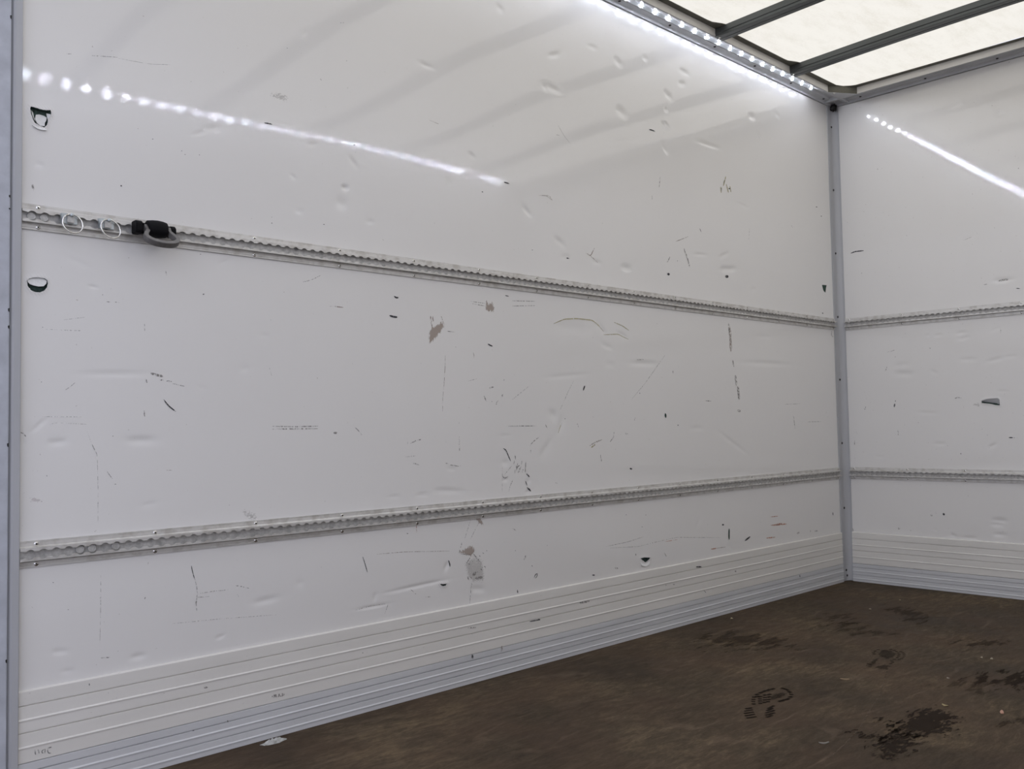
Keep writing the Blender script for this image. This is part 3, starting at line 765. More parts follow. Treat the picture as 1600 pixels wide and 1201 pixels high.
M_WALL = mat_panel()
def mat_plate(name, c0, c1):
    t = NT(name); c = t.coord((1.2, 1.2, 6))
    base = t.ramp(t.noise(c, 2.5, 4), [(0.3, c0), (0.7, c1)])
    sp = t.ramp(t.noise(t.coord((60, 60, 110)), 1.0, 3, 0.7), [(0.70, (1,1,1)), (0.78, (0.5,0.48,0.46))])
    mx = t.n('ShaderNodeMix', data_type='RGBA', blend_type='MULTIPLY'); mx.inputs['Factor'].default_value = 0.7
    t.l(base, mx.inputs['A']); t.l(sp, mx.inputs['B'])
    return t.setb(Base_Color=mx.outputs['Result'], Roughness=0.38, Normal=t.bump(t.noise(t.coord((1,1,1)), 90, 2), 0.3, 0.0006))
M_KICK_UP = mat_plate('warm_white_kick_paint', (0.74, 0.72, 0.68), (0.79, 0.77, 0.73))
M_KICK_LO = mat_plate('grey_anodised_kick', (0.60, 0.605, 0.62), (0.66, 0.665, 0.675))
M_POST = mat_simple('grey_white_post_paint', (0.46, 0.465, 0.485), 0.33, 0.0, 0.5, 0.05, 6, (1,1,.3))
M_REAR = mat_simple('blue_grey_frame_paint', (0.47, 0.49, 0.54), 0.4, 0.0, 0.5, 0.12, 20)
M_CORN = mat_simple('grey_roof_rail_paint', (0.53, 0.535, 0.55), 0.32, 0.0, 0.5, 0.04, 6)
M_CORN_W = mat_simple('white_roof_rail_face', (0.74, 0.72, 0.68), 0.35, 0.0, 0.5, 0.06, 9)
M_SEAL = mat_simple('olive_roof_sealant', (0.145, 0.14, 0.115), 0.7, 0.0, 0.3, 0.15, 30)
M_BOW = mat_simple('galvanised_roof_bow', (0.10, 0.108, 0.108), 0.42, 0.45, 0.5, 0.12, 14, (1, .25, 1))
M_BLACK = mat_simple('black_plastic', (0.006, 0.006, 0.007), 0.62, 0, 0.12, 0.1, 60, bump=.0003)
M_RINGSTEEL = mat_simple('grey_cast_steel', (0.16, 0.152, 0.145), 0.5, 0.4, 0.5, 0.15, 120, bump=.0004)
M_CHROME = mat_simple('zinc_plated_wire', (0.78, 0.77, 0.74), 0.16, 1.0)
M_ZINC = mat_simple('zinc_plate', (0.52, 0.56, 0.58), 0.32, 0.9, 0.5, 0.1, 80)
def mat_alu():
    t = NT('extruded_aluminium'); c = t.coord((2, 2, 420))
    f = t.noise(c, 1.0, 4, 0.6)
    col = t.ramp(f, [(0.3, (0.60, 0.585, 0.56)), (0.7, (0.76, 0.745, 0.715))])
    d = t.ramp(t.noise(t.coord(), 34, 3, 0.6), [(0.35, (0.72,0.70,0.67)), (0.55, (1,1,1))])
    mx = t.n('ShaderNodeMix', data_type='RGBA', blend_type='MULTIPLY'); mx.inputs['Factor'].default_value = 0.7
    t.l(col, mx.inputs['A']); t.l(d, mx.inputs['B'])
    return t.setb(Base_Color=mx.outputs['Result'], Metallic=0.4, Roughness=0.38, Normal=t.bump(f, 0.2, 0.0004))
M_ALU = mat_alu()
M_ALU_IN = mat_simple('dull_aluminium_channel', (0.50, 0.49, 0.47), 0.5, 0.2, 0.5, 0.25, 90)
M_HOLEDARK = mat_simple('dark_rivet_core', (0.01, 0.01, 0.01), 0.7)
M_SCREWDARK = mat_simple('dark_rivet_head', (0.05, 0.045, 0.045), 0.5, .5)
M_CORE = mat_simple('green_panel_core', (0.075, 0.115, 0.10), 0.85, 0, 0.3, 0.55, 130, bump=.002, bscale=300)
M_TORN = mat_simple('torn_white_skin', (0.78, 0.78, 0.77), 0.5, 0, 0.4, 0.06, 150, bump=.0015, bscale=260)

def mat_roof():
    t = NT('translucent_roof_sheet'); c = t.coord()
    f = t.noise(t.coord((1, 3, 1)), 7, 5, 0.6)
    g = t.noise(c, 120, 3, 0.6)
    k = t.math('ADD', t.math('MULTIPLY', f, 0.7), t.math('MULTIPLY', g, 0.3))
    r_, g_, b_ = ROOF_TINT
    col = t.ramp(k, [(0.30, (r_*.90, g_*.89, b_*.86)), (0.52, (r_, g_, b_)), (0.75, (r_*1.03, g_*1.03, b_*1.03))])
    tr = t.n('ShaderNodeBsdfTranslucent'); t.l(col, tr.inputs['Color'])
    df = t.n('ShaderNodeBsdfDiffuse'); df.inputs['Color'].default_value = (0.5, 0.48, 0.42, 1)
    ad = t.n('ShaderNodeMixShader'); ad.inputs[0].default_value = 0.04
    t.l(tr.outputs[0], ad.inputs[1]); t.l(df.outputs[0], ad.inputs[2])
    t.l(ad.outputs[0], t.out.inputs['Surface'])
    return t.m
M_ROOF = mat_roof()

def mat_floor():
    t = NT('worn_brown_phenolic_floor')
    c = t.coord()
    big = t.noise(c, 2.1, 5, 0.6)
    grain = t.noise(t.coord((9, 30, 1)), 1.6, 6, 0.68, 0.7)
    fine = t.noise(t.coord((60, 210, 1)), 1.0, 4, 0.7, 0.4)
    k = t.math('ADD', t.math('MULTIPLY', big, 0.45), t.math('ADD', t.math('MULTIPLY', grain, 0.35), t.math('MULTIPLY', fine, 0.20)))
    col = t.ramp(k, [(0.37, (0.030, 0.020, 0.012)), (0.46, (0.052, 0.037, 0.023)), (0.53, (0.076, 0.056, 0.036)), (0.63, (0.15, 0.110, 0.066))])
    rd = t.ramp(t.noise(c, 3.4, 4, 0.55), [(0.42, (0,0,0)), (0.62, (1,1,1))])
    col = t.mix(t.math('MULTIPLY', rd, 0.35), col, (0.085, 0.052, 0.034))
    w = t.n('ShaderNodeTexWave'); w.wave_type = 'RINGS'; w.inputs['Scale'].default_value = 0.9; w.inputs['Distortion'].default_value = 14
    w.inputs['Detail'].default_value = 4; w.inputs['Detail Scale'].default_value = 1.6
    t.l(t.coord((1, 2.2, 1)), w.inputs['Vector'])
    sc = t.ramp(w.outputs['Fac'], [(0.93, (0,0,0)), (0.99, (1,1,1))])
    msk = t.math('MULTIPLY', sc, t.ramp(t.noise(c, 9, 3), [(0.45, (0,0,0)), (0.7, (.16,.16,.16))]))
    col = t.mix(msk, col, (0.30, 0.22, 0.15))
    sp = t.ramp(t.noise(t.coord((1, 1.4, 1)), 75, 2, 0.6), [(0.77, (0,0,0)), (0.81, (.5,.5,.5))])
    col = t.mix(sp, col, (0.34, 0.27, 0.19))
    ro = t.ramp(big, [(0.35, (.55,)*3), (0.65, (.75,)*3)])
    return t.setb(Base_Color=col, Roughness=ro, Specular_IOR_Level=0.10, Normal=t.bump(t.math('ADD', fine, grain), 0.4, 0.0012))
M_FLOOR = mat_floor()

MK = {
 'd': mat_mark('black_scratch', (0.06, 0.06, 0.065), 0.34, 0.44, amount=.95),
 'g': mat_mark('grey_scuff', (0.28, 0.265, 0.25), 0.44, 0.58, amount=0.8),
 'f': mat_mark('faint_scratch', (0.52, 0.50, 0.48), 0.42, 0.6, amount=0.5),
 'b': mat_mark('brown_scuff', (0.36, 0.29, 0.24), 0.40, 0.58, amount=0.7),
 'r': mat_mark('reddish_scuff', (0.42, 0.33, 0.33), 0.4, 0.6, amount=0.4),
 'o': mat_mark('orange_mark', (0.52, 0.18, 0.07), 0.42, 0.56, amount=0.85),
 'y': mat_mark('yellow_chipped_skin', (0.52, 0.48, 0.30), 0.36, 0.5, amount=0.7),
 'p': mat_mark('worn_print', (0.20, 0.20, 0.20), 0.30, 0.50, amount=.65),
 'n': mat_mark('green_core_mark', (0.045, 0.075, 0.06), 0.30, 0.38),
}
PK = {
 'g': mat_patch('grey_smudge', (0.40, 0.38, 0.36), (160, 160, 420), 4.5, amount=.3),
 'b': mat_patch('brown_smear', (0.46, 0.39, 0.34), (420, 420, 60), 2.6, amount=.75),
 'r': mat_patch('pinkish_smudge', (0.60, 0.52, 0.53), (90, 90, 90), 2.5, amount=.3),
 'n': mat_patch('exposed_green_core', (0.04, 0.07, 0.055), (300, 300, 300), 0.4),
 'stain': mat_patch('damp_floor_stain', (0.026, 0.018, 0.012), (9, 30, 1), 3.4, rough=0.8, amount=0.36),
 'splash': mat_patch('wet_floor_patch', (0.022, 0.014, 0.009), (30, 75, 1), 3.2, rough=0.6, amount=.8),
 'foot': mat_patch('damp_footprint', (0.022, 0.018, 0.014), (60, 60, 1), 2.0, rough=0.8, amount=.45),
}
M_LUG = mat_mark('damp_tread_mark', (0.014, 0.010, 0.007), 0.25, 0.38, (90, 90, 1), amount=.85)
M_LUGFAR = mat_mark('faint_tread_mark', (0.022, 0.017, 0.012), 0.30, 0.44, (90, 90, 1), amount=.7)
M_LINE = mat_mark('worn_light_line', (0.19, 0.14, 0.10), 0.42, 0.6, (60, 60, 1), amount=.5)
def mat_led():
    t = NT('lit_led')
    return t.setb(Base_Color=(1,1,1), Emission_Color=(0.84, 0.88, 1.0), Emission_Strength=LED_POWER)
M_LED = mat_led()
M_STRIP = mat_simple('led_strip_housing', (0.72, 0.76, 0.78), 0.4, 0.0)

# ---------------------------------------------------------------- wall panels (dented skins with torn holes)
def in_poly(px, pz, poly):
    inside = np.zeros(px.shape, bool); n = len(poly)
    for i in range(n):
        x0, z0 = poly[i]; x1, z1 = poly[(i+1) % n]
        c = ((z0 > pz) != (z1 > pz))
        with np.errstate(divide='ignore', invalid='ignore'):
            xi = (x1-x0)*(pz-z0)/(z1-z0+1e-12)+x0
        inside ^= c & (px < xi)
    return inside

def dist_poly(px, pz, poly):
    """distance to and nearest point on the outline"""
    best = np.full(px.shape, 9.0); bx = px.copy(); bz = pz.copy(); n = len(poly)
    for i in range(n):
        a = np.array(poly[i]); b = np.array(poly[(i+1) % n]); ab = b-a; L2 = (ab**2).sum()+1e-12
        t = np.clip(((px-a[0])*ab[0]+(pz-a[1])*ab[1])/L2, 0, 1)
        qx = a[0]+t*ab[0]; qz = a[1]+t*ab[1]; d = np.hypot(px-qx, pz-qz); k = d < best
        best[k] = d[k]; bx[k] = qx[k]; bz[k] = qz[k]
    return best, bx, bz

def relief(dents, seed, u, z):
    """depth of the skin (positive = pushed into the wall)"""
    u = np.asarray(u, float); z = np.asarray(z, float); h = np.zeros(u.shape)
    r = random.Random(seed)
    for k in range(14):
        fu, fz = r.uniform(-5, 5), r.uniform(2, 16); ph = r.uniform(0, 6.28)
        h += 0.00009*np.sin(fu*u+fz*z+ph)
    for cx, cz, L, w, a, dep in dents:
        w = w*1.15
        sel = (np.abs(u-cx) < 3*(L+w)) & (np.abs(z-cz) < 3*(L+w))
        if not sel.any(): continue
        du = u[sel]-cx; dz = z[sel]-cz; ca, sa = math.cos(a), math.sin(a)
        p = (du*ca+dz*sa)/L; q = (-du*sa+dz*ca)/w
        h[sel] += dep*0.0013*np.exp(-(p**2)**1.3-q**2)
    return h

def axis_lines(a, b, step, fine):
    """grid coordinates, finer near the intervals in fine"""
    out = [a]
    while out[-1] < b-1e-6:
        x = out[-1]; s = step
        for lo, hi in fine:
            if lo-0.012 < x < hi+0.012: s = 0.0019
        out.append(min(x+s, b))
    if out[-1]-out[-2] < 0.0008: out.pop(-2)
    return np.array(out)

def panel_skin(name, u0, u1, z0, z1, dents, seed, holes, to_world, mat, parent, step):
    U = axis_lines(u0, u1, step, [(min(p[0] for p in h), max(p[0] for p in h)) for h in holes])
    Z = axis_lines(z0, z1, step*0.85, [(min(p[1] for p in h), max(p[1] for p in h)) for h in holes])
    uu, zz = np.meshgrid(U, Z); nz, nu = uu.shape
    for h in holes:
        c0 = np.mean([p[0] for p in h]); c1 = np.mean([p[1] for p in h])
        sel = (np.abs(uu-c0) < 0.08) & (np.abs(zz-c1) < 0.08)
        d, bx, bz = dist_poly(uu[sel], zz[sel], h); k = d < 0.00125
        tu = uu[sel]; tz = zz[sel]; tu[k] = bx[k]; tz[k] = bz[k]; uu[sel] = tu; zz[sel] = tz
    hh = relief(dents, seed, uu, zz)
    for h in holes:
        d, _, _ = dist_poly(uu, zz, h)
        hh -= 0.0022*np.exp(-(d/0.006)**2)*(0.5+0.5*np.sin(uu*900+zz*700))
    P = to_world(uu.ravel(), zz.ravel(), hh.ravel())
    idx = np.arange(nz*nu).reshape(nz, nu)
    q = np.stack([idx[:-1,:-1], idx[:-1,1:], idx[1:,1:], idx[1:,:-1]], -1).reshape(-1, 4)
    cu = uu.ravel()[q].mean(1); cz = zz.ravel()[q].mean(1); keep = np.ones(len(q), bool)
    for h in holes: keep &= ~in_poly(cu, cz, h)
    q = q[keep]
    me = bpy.data.meshes.new(name)
    me.vertices.add(len(P)); me.vertices.foreach_set('co', P.astype(np.float32).ravel())
    me.loops.add(q.size); me.loops.foreach_set('vertex_index', q.astype(np.int32).ravel())
    me.polygons.add(len(q)); me.polygons.foreach_set('loop_start', np.arange(0, q.size, 4, dtype=np.int32))
    me.update(calc_edges=True); me.shade_smooth()
    return link(name, me, mat, parent)

def left_w(u, z, h): return np.stack([u, h, z], -1)
def front_w(u, z, h): return np.stack([XF+h, u, z], -1)

wall_l = panel_skin('wall_left', XR, 4.262, 0.225, ZP, DENTS_LEFT, 3, HOLES_LEFT, left_w, M_WALL, None, 0.0056)
tag(wall_l, 'white dented side wall panel with two lashing rails and torn holes', kind='structure')
wall_f = panel_skin('wall_front', -W, -0.012, 0.225, ZP, DENTS_FRONT, 8, [HOLE_FRONT], front_w, M_WALL, None, 0.0062)
tag(wall_f, 'white front bulkhead panel with two lashing rails', kind='structure')
b = MB(); b.box((XR, 0.03, -0.03), (XF+0.05, 0.06, 2.36)); b.build('panel_back', M_CORE, wall_l)
b = MB(); b.box((XF+0.03, -W-0.05, -0.03), (XF+0.05, 0.03, 2.36)); b.build('panel_back', M_CORE, wall_f)
b = MB(); b.box((XR, -W-0.03, 0.0), (XF+0.03, -W, ZP)); wall_r = b.build('wall_right', M_WALL)
tag(wall_r, 'plain white side wall opposite', kind='structure')

def pocket(poly, to_w, parent, depth, name='hole_core'):
    """cavity behind a torn hole"""
    n = len(poly); r = random.Random(len(poly)); cu = sum(p[0] for p in poly)/n; cz = sum(p[1] for p in poly)/n
    vs = []; fs = []
    for k, (s, d) in enumerate(((1.02, 0.0), (1.10, depth*0.5), (0.95, depth))):
        for p in poly:
            j = 0 if k == 0 else r.uniform(-.0012, .0012)
            vs.append((cu+(p[0]-cu)*s+j, cz+(p[1]-cz)*s+j, d))
    for k in range(2):
        for i in range(n): fs.append((k*n+i, k*n+(i+1) % n, (k+1)*n+(i+1) % n, (k+1)*n+i))
    vs.append((cu, cz, depth*1.1))
    for i in range(n): fs.append((2*n+i, 2*n+(i+1) % n, 3*n))
    a = np.array(vs); P = to_w(a[:,0], a[:,1], a[:,2])
    mb = MB(); mb.add([tuple(p) for p in P], fs)
    return mb.build(name, M_CORE, parent)
for poly in HOLES_LEFT: pocket(poly, left_w, wall_l, 0.014)
pocket(HOLE_FRONT, front_w, wall_f, 0.014)

def shard(name, poly, depths, to_w, mat, parent, thick=0.0012):
    """thin torn piece of the skin: polygon with a depth per vertex"""
    n = len(poly)
    a = np.array([(p[0], p[1], d) for p, d in zip(poly, depths)]+[(p[0], p[1], d+thick) for p, d in zip(poly, depths)])
    cu, cz, cd = a[:n].mean(0); a = np.vstack([a, [[cu, cz, cd+0.0006]]])
    P = to_w(a[:,0], a[:,1], a[:,2]); mb = MB()
    fs = [(i, (i+1) % n, 2*n) for i in range(n)]+[(i, (i+1) % n, n+(i+1) % n, n+i) for i in range(n)]+[tuple(range(n, 2*n))[::-1]]
    mb.add([tuple(p) for p in P], fs); return mb.build(name, mat, parent)
zt = max(p[1] for p in FLAP); zb = min(p[1] for p in FLAP)
shard('torn_flap', FLAP, [0.0030-0.0045*((zt-p[1])/(zt-zb)) for p in FLAP], left_w, M_TORN, wall_l)
shard('torn_lip', LIP, [0.0015 if i < 5 else -0.0045 for i in range(len(LIP))], left_w, M_TORN, wall_l, 0.002)
ha = HOLES_LEFT[0]; cx = sum(p[0] for p in ha)/len(ha); cz_ = sum(p[1] for p in ha)/len(ha)
shard('inner_skin', [(cx-.0085, cz_+.003), (cx-.002, cz_+.0055), (cx+.008, cz_+.004), (cx+.0125, cz_+.001), (cx+.0115, cz_-.006), (cx+.0085, cz_-.012), (cx+.0075, cz_-.020), (cx-.002, cz_-.021), (cx-.0085, cz_-.016), (cx-.0115, cz_-.007)],
      [.007, .008, .007, .006, .004, .003, .001, .001, .001, .004], left_w, M_TORN, wall_l)
shard('inner_skin', [(cx-.0195, cz_+.009), (cx-.0150, cz_+.005), (cx-.0120, cz_-.006), (cx-.0100, cz_-.013), (cx-.0140, cz_-.010), (cx-.0175, cz_-.001)], [.001, .004, .006, .004, .001, .001], left_w, M_TORN, wall_l)
shard('inner_skin', [(cx+.0120, cz_+.010), (cx+.0200, cz_+.0085), (cx+.0190, cz_-.003), (cx+.0150, cz_-.009), (cx+.0140, cz_+.002)], [.005, .001, .001, .002, .006], left_w, M_TORN, wall_l)
hb = HOLES_LEFT[3]; c0 = sum(p[0] for p in hb)/len(hb); c1 = sum(p[1] for p in hb)/len(hb)
shard('torn_lip', [(c0-.03, c1-.004), (c0-.012, c1-.006), (c0, c1-.014), (c0+.014, c1-.008), (c0+.03, c1-.002), (c0+.022, c1-.02), (c0, c1-.026), (c0-.022, c1-.02)],
      [.0006, .001, .003, .001, .0006, -.003, -.004, -.003], left_w, M_TORN, wall_l, 0.001)
hf = HOLE_FRONT
shard('torn_flap', [(hf[0][0], hf[0][1]+.002), (hf[1][0], hf[1][1]+.001), (hf[2][0], hf[2][1]), (hf[3][0], hf[3][1]), (hf[4][0]+.006, hf[4][1]+.004), (hf[5][0], hf[5][1]+.008), (hf[7][0], hf[7][1]+.006)],
      [.001, .0, .0, .001, .010, .011, .007], front_w, M_CORN, wall_f)

# ---------------------------------------------------------------- scuffs, scratches and smears on the panels
SCUFF_NAME = {'d': 'scratch', 'g': 'scuff_mark', 'f': 'scratch', 'b': 'scuff_mark', 'r': 'smear', 'o': 'orange_mark', 'y': 'chipped_mark', 'n': 'chipped_mark', 'p': 'worn_print'}
def ribbon(kind, width, pts, dents, seed, to_w, parent, lift=0.0008, base=None):
    pts = [np.array(p) for p in pts]; dense = [pts[0]]
    for a, b_ in zip(pts[:-1], pts[1:]):
        n = max(2, int(np.linalg.norm(b_-a)/0.006)+1)
        for k in range(1, n+1): dense.append(a+(b_-a)*k/n)
    D = np.array(dense)
    # round the corners of the polyline
    for _ in range(2):
        if len(D) > 4: D[1:-1] = (D[:-2]+2*D[1:-1]+D[2:])/4
    T = np.gradient(D, axis=0); T /= np.linalg.norm(T, axis=1)[:, None]+1e-9; Nn = np.stack([-T[:,1], T[:,0]], -1)
    s = np.linspace(0, 1, len(D)); w = max(width, 0.9)*0.0005*(0.35+0.65*np.minimum(1, np.minimum(s, 1-s)*6))
    A = D+Nn*w[:, None]; B = D-Nn*w[:, None]; Q = np.empty((2*len(D), 2)); Q[0::2] = A; Q[1::2] = B
    h = relief(dents, seed, Q[:,0], Q[:,1]) if base is None else np.full(len(Q), base)
    P = to_w(Q[:,0], Q[:,1], h-lift)
    mb = MB(); mb.add([tuple(p) for p in P], [(2*i, 2*i+1, 2*i+3, 2*i+2) for i in range(len(D)-1)])
    return mb.build(SCUFF_NAME[kind], MK[kind], parent)
for k, w, pts in STROKES_LEFT: ribbon(k, w, pts, DENTS_LEFT, 3, left_w, wall_l)
for k, w, pts in STROKES_FRONT: ribbon(k, w, pts, DENTS_FRONT, 8, front_w, wall_f)

def cover_patch(name, poly, to_w, hfun, mat, parent, soft, lift, res=26, gain=1.0):
    us = [p[0] for p in poly]; zs = [p[1] for p in poly]; mg = soft*1.5
    U = np.linspace(min(us)-mg, max(us)+mg, res); Z = np.linspace(min(zs)-mg, max(zs)+mg, res)
    uu, zz = np.meshgrid(U, Z); uu = uu.ravel(); zz = zz.ravel()
    d, _, _ = dist_poly(uu, zz, poly); ins = in_poly(uu, zz, poly)
    cov = np.clip(0.5+np.where(ins, d, -d)/soft*0.5, 0, 1)*gain
    P = to_w(uu, zz, hfun(uu, zz)-lift)
    idx = np.arange(res*res).reshape(res, res)
    q = np.stack([idx[:-1,:-1], idx[:-1,1:], idx[1:,1:], idx[1:,:-1]], -1).reshape(-1, 4)
    q = q[cov[q].max(1) > 0.02]
    me = bpy.data.meshes.new(name); me.from_pydata(P.tolist(), [], q.tolist())
    at = me.attributes.new('cover', 'FLOAT', 'POINT'); at.data.foreach_set('value', cov.astype(np.float32))
    return link(name, me, mat, parent)
for k, poly in PATCHES_LEFT:
    cover_patch('smear', poly, left_w, lambda u, z: relief(DENTS_LEFT, 3, u, z), PK[k], wall_l, 0.006, 0.0007)
for k, poly in PATCHES_FRONT:
    cover_patch('smear', poly, front_w, lambda u, z: relief(DENTS_FRONT, 8, u, z), PK[k], wall_f, 0.004, 0.0007)

# ---------------------------------------------------------------- ribbed kick plates
def kick(name, side, label):
    root = empty(name, (0, 0, 0)); tag(root, label, kind='structure')
    up = [(0, 0.2345), (0.0068, 0.2315), (0.0068, 0.2042), (0.0026, 0.2039), (0.0026, 0.2021), (0.0068, 0.2017), (0.0068, 0.1764), (0.0085, 0.1742), (0.0085, 0.172), (0.0068, 0.1712), (0.0068, 0.1487), (0.0026, 0.1484), (0.0026, 0.1466), (0.0068, 0.1462), (0.0068, 0.1202), (0.0085, 0.118), (0.0085, 0.1158), (0.0068, 0.115), (0.0068, 0.0865), (0, 0.0865)]
    lo = [(0, 0.0856), (0.008, 0.0848), (0.008, 0.0689), (0.0038, 0.0686), (0.0038, 0.0668), (0.008, 0.0664), (0.008, 0.053), (0.0097, 0.0508), (0.0097, 0.0486), (0.008, 0.0478), (0.008, 0.0339), (0.0038, 0.0336), (0.0038, 0.0318), (0.008, 0.0314), (0.008, 0.0174), (0.0097, 0.0152), (0.0097, 0.013), (0.008, 0.0122), (0.008, 0.0004), (0, 0.0004)]
    for prof, mat in ((up, M_KICK_UP), (lo, M_KICK_LO)):
        mb = MB()
        if side == 'left': ends = [XR+.0004, 1.2, 2.2, 3.2, 4.213]; st = [(lambda a, b_, x=x: (x, -a, b_)) for x in ends]
        elif side == 'right': ends = [XR+.0004, 2.2, 4.24]; st = [(lambda a, b_, x=x: (x, -W+a, b_)) for x in ends]
        else: ends = [-.029, -1.0, -W+.009]; st = [(lambda a, b_, y=y: (XF-a, y, b_)) for y in ends]
        mb.sweep(prof, st); mb.build('kick_plate', mat, root, bevel=0.0004)
    return root
bb_l = kick('baseboard_left', 'left', 'ribbed aluminium kick plates along the foot of the side wall')
bb_f = kick('baseboard_front', 'front', 'ribbed aluminium kick plates along the foot of the front bulkhead')
bb_r = kick('baseboard_right', 'right', 'ribbed kick plates on the opposite side wall')
for k, w, pts in STROKES_KICK: ribbon(k, w, pts, [], 1, left_w, bb_l, lift=0.0004, base=-0.0070 if min(p[1] for p in pts) > .086 else -0.0082)

# ---------------------------------------------------------------- corner post, rear frame, floor
post = MB()
pp = [(4.2125, .0), (4.2125, -.0035), (4.246, -.0038), (4.2535, -.006), (4.2595, -.0105), (4.2645, -.0165), (4.2680, -.0225), (4.2683, -.0300), (4.272, -.0300), (4.285, -.03), (4.285, .02), (4.2125, .02)]
post.sweep(pp, [(lambda a, b_, z=z: (a, b_, z)) for z in (0.002, 0.8, 1.6, 2.300)])
trim1 = post.build('trim_1', M_POST, None, bevel=.0005)
tag(trim1, 'grey riveted corner post where the side wall meets the front bulkhead', kind='structure')
rv = MB(); rv.lathe([(.0001, .0), (.0055, .0), (.0052, -.002), (.0030, -.0034), (.0003, -.0036)], (0, 0, 0)); dark_rivet = rv.mesh('rivet', smooth=True)
dark_rivet.materials.append(M_SCREWDARK)
for z in (2.2, 1.889, 1.578, 1.268, .964, .658, .348, .052):
    o = link('rivet', dark_rivet, None, trim1); o.location = (4.247, -.0038, z)
o = link('rivet', dark_rivet, None, trim1); o.location = (4.252, -.005, .026)

fr = MB()
fr.sweep([(.6068, .02), (.6068, -.0125), (.6050, -.0140), (.5930, -.0140), (.5885, -.0125), (.5850, -.0075), (.5835, -.002), (.5835, .02)],
         [(lambda a, b_, z=z: (a, b_, z)) for z in (-.12, 1.0, 2.44)])
trim2 = fr.build('trim_2', M_POST, None, bevel=.0004)
tag(trim2, 'grey upright lip capping the rear end of the side wall', kind='structure')
fr = MB(); fr.box((.44, -.020, -.25), (.5825, .09, 2.46)); fr.box((.5825, .02, -.12), (.607, .09, 2.44))
trim3 = fr.build('trim_3', M_REAR, None, bevel=.002)
tag(trim3, 'blue grey rear door frame post at the left edge', kind='structure')
r_ = random.Random(5)
mb = MB()
for z in (.022, .062, .30, .74, .985, 1.02, 1.235, 1.26, 1.64):
    h = r_.uniform(.003, .008); mb.add([(.5818, -.0204, z), (.5795, -.0204, z+h*.3), (.5790, -.0204, z+h), (.5822, -.0204, z+h*1.2)], [(0, 1, 2, 3)])
paint = mb.build('chipped_paint', M_HOLEDARK, trim3); tag(paint, kind='stuff')
fr = MB(); fr.box((.44, -W-.09, -.25), (.607, -W-.0, 2.46)); o = fr.build('trim_4', M_REAR, None, bevel=.002); tag(o, 'rear frame post on the opposite side', kind='structure')
fr = MB(); fr.box((.44, -W, 2.345), (.607, -.02, 2.46)); o = fr.build('trim_5', M_REAR, None, bevel=.002); tag(o, 'rear frame header', kind='structure')

fl = MB(); fl.box((.44, -W-.03, -.04), (XF+.03, .0295, 0)); floor = fl.build('floor', M_FLOOR)
tag(floor, 'worn dark brown plywood cargo floor with damp footprints', kind='structure')
g = MB(); g.box((-14, -14, -1.0), (14, 14, -.92)); ground = g.build('ground', mat_simple('asphalt', (0.16, 0.16, 0.16), 0.9, 0, .3, .2, 30))
tag(ground, 'asphalt yard below the truck', kind='structure')

# ---------------------------------------------------------------- marks and litter on the floor
def floor_w(u, v, h): return np.stack([u, v, -h], -1)
zero = lambda u, v: np.zeros(len(u))
for n_, a_, poly in FLOOR_PATCHES:
    key = 'splash' if n_ == 'splash' else ('foot' if n_.startswith('foot') else 'stain')
    cover_patch('footprint' if key == 'foot' else ('wet_patch' if key == 'splash' else 'floor_stain'), poly, floor_w, zero, PK[key], floor,
                {'splash': .035, 'foot': .010, 'stain': .07}[key], 0.0006 if key == 'stain' else 0.0009, 34, 0.66+0.34*a_)
def bars(name, segs, w, mat, z=.0011):
    mb = MB()
    for a, b_ in segs:
        a = Vector((*a, z)); b_ = Vector((*b_, z)); t = (b_-a).normalized(); n = Vector((-t.y, t.x, 0))*w
        mb.add([a-n, a+n*.9, b_+n, b_-n*.8], [(0, 1, 2, 3)])
    return mb.build(name, mat, floor)
tag(bars('footprint_tread', FOOT_LUGS, .0052, M_LUG), kind='stuff')
tag(bars('footprint_heel', HEEL_BARS, .0042, M_LUG), kind='stuff')
tag(bars('footprint_tread', FOOT_LUGS_FAR, .0048, M_LUGFAR), kind='stuff')
for line in FLOOR_LINES:
    mb = MB(); P_ = [Vector((*p, .0008)) for p in line]
    for a, b_ in zip(P_[:-1], P_[1:]):
        t = (b_-a).normalized(); n = Vector((-t.y, t.x, 0))*.0016; mb.add([a-n, a+n, b_+n, b_-n], [(0, 1, 2, 3)])
    mb.build('scratch', M_LINE, floor)
CH = [((.62, .36, .26), .030, .009, 20, 'pale pinkish wood splinter lying on the floor at the right edge'),
      ((.45, .37, .20), .016, .009, 80, 'small yellow wood crumb beside the largest wet patch'),
      ((.42, .30, .19), .026, .006, -60, 'thin tan splinter between the two footprints'),
      ((.34, .31, .27), .024, .006, -40, 'grey splinter left of the largest wet patch, in the foreground'),
      ((.45, .36, .22), .012, .008, 10, 'tan crumb on the floor nearest the corner post'),
      ((.40, .33, .24), .014, .009, 30, 'pale crumb on the floor beyond the upper damp stain'),
      ((.46, .40, .30), .018, .008, 15, 'pale crumb at the right edge beyond the far footprint, nearer of two'),
      ((.42, .36, .27), .014, .008, 5, 'pale crumb at the right edge beyond the far footprint, farther of two'),
      ((.42, .37, .30), .010, .006, 60, 'tiny pale crumb right of the tan splinter'),
      ((.50, .42, .28), .016, .009, 45, 'pale chip on the floor close to the foot of the side wall')]
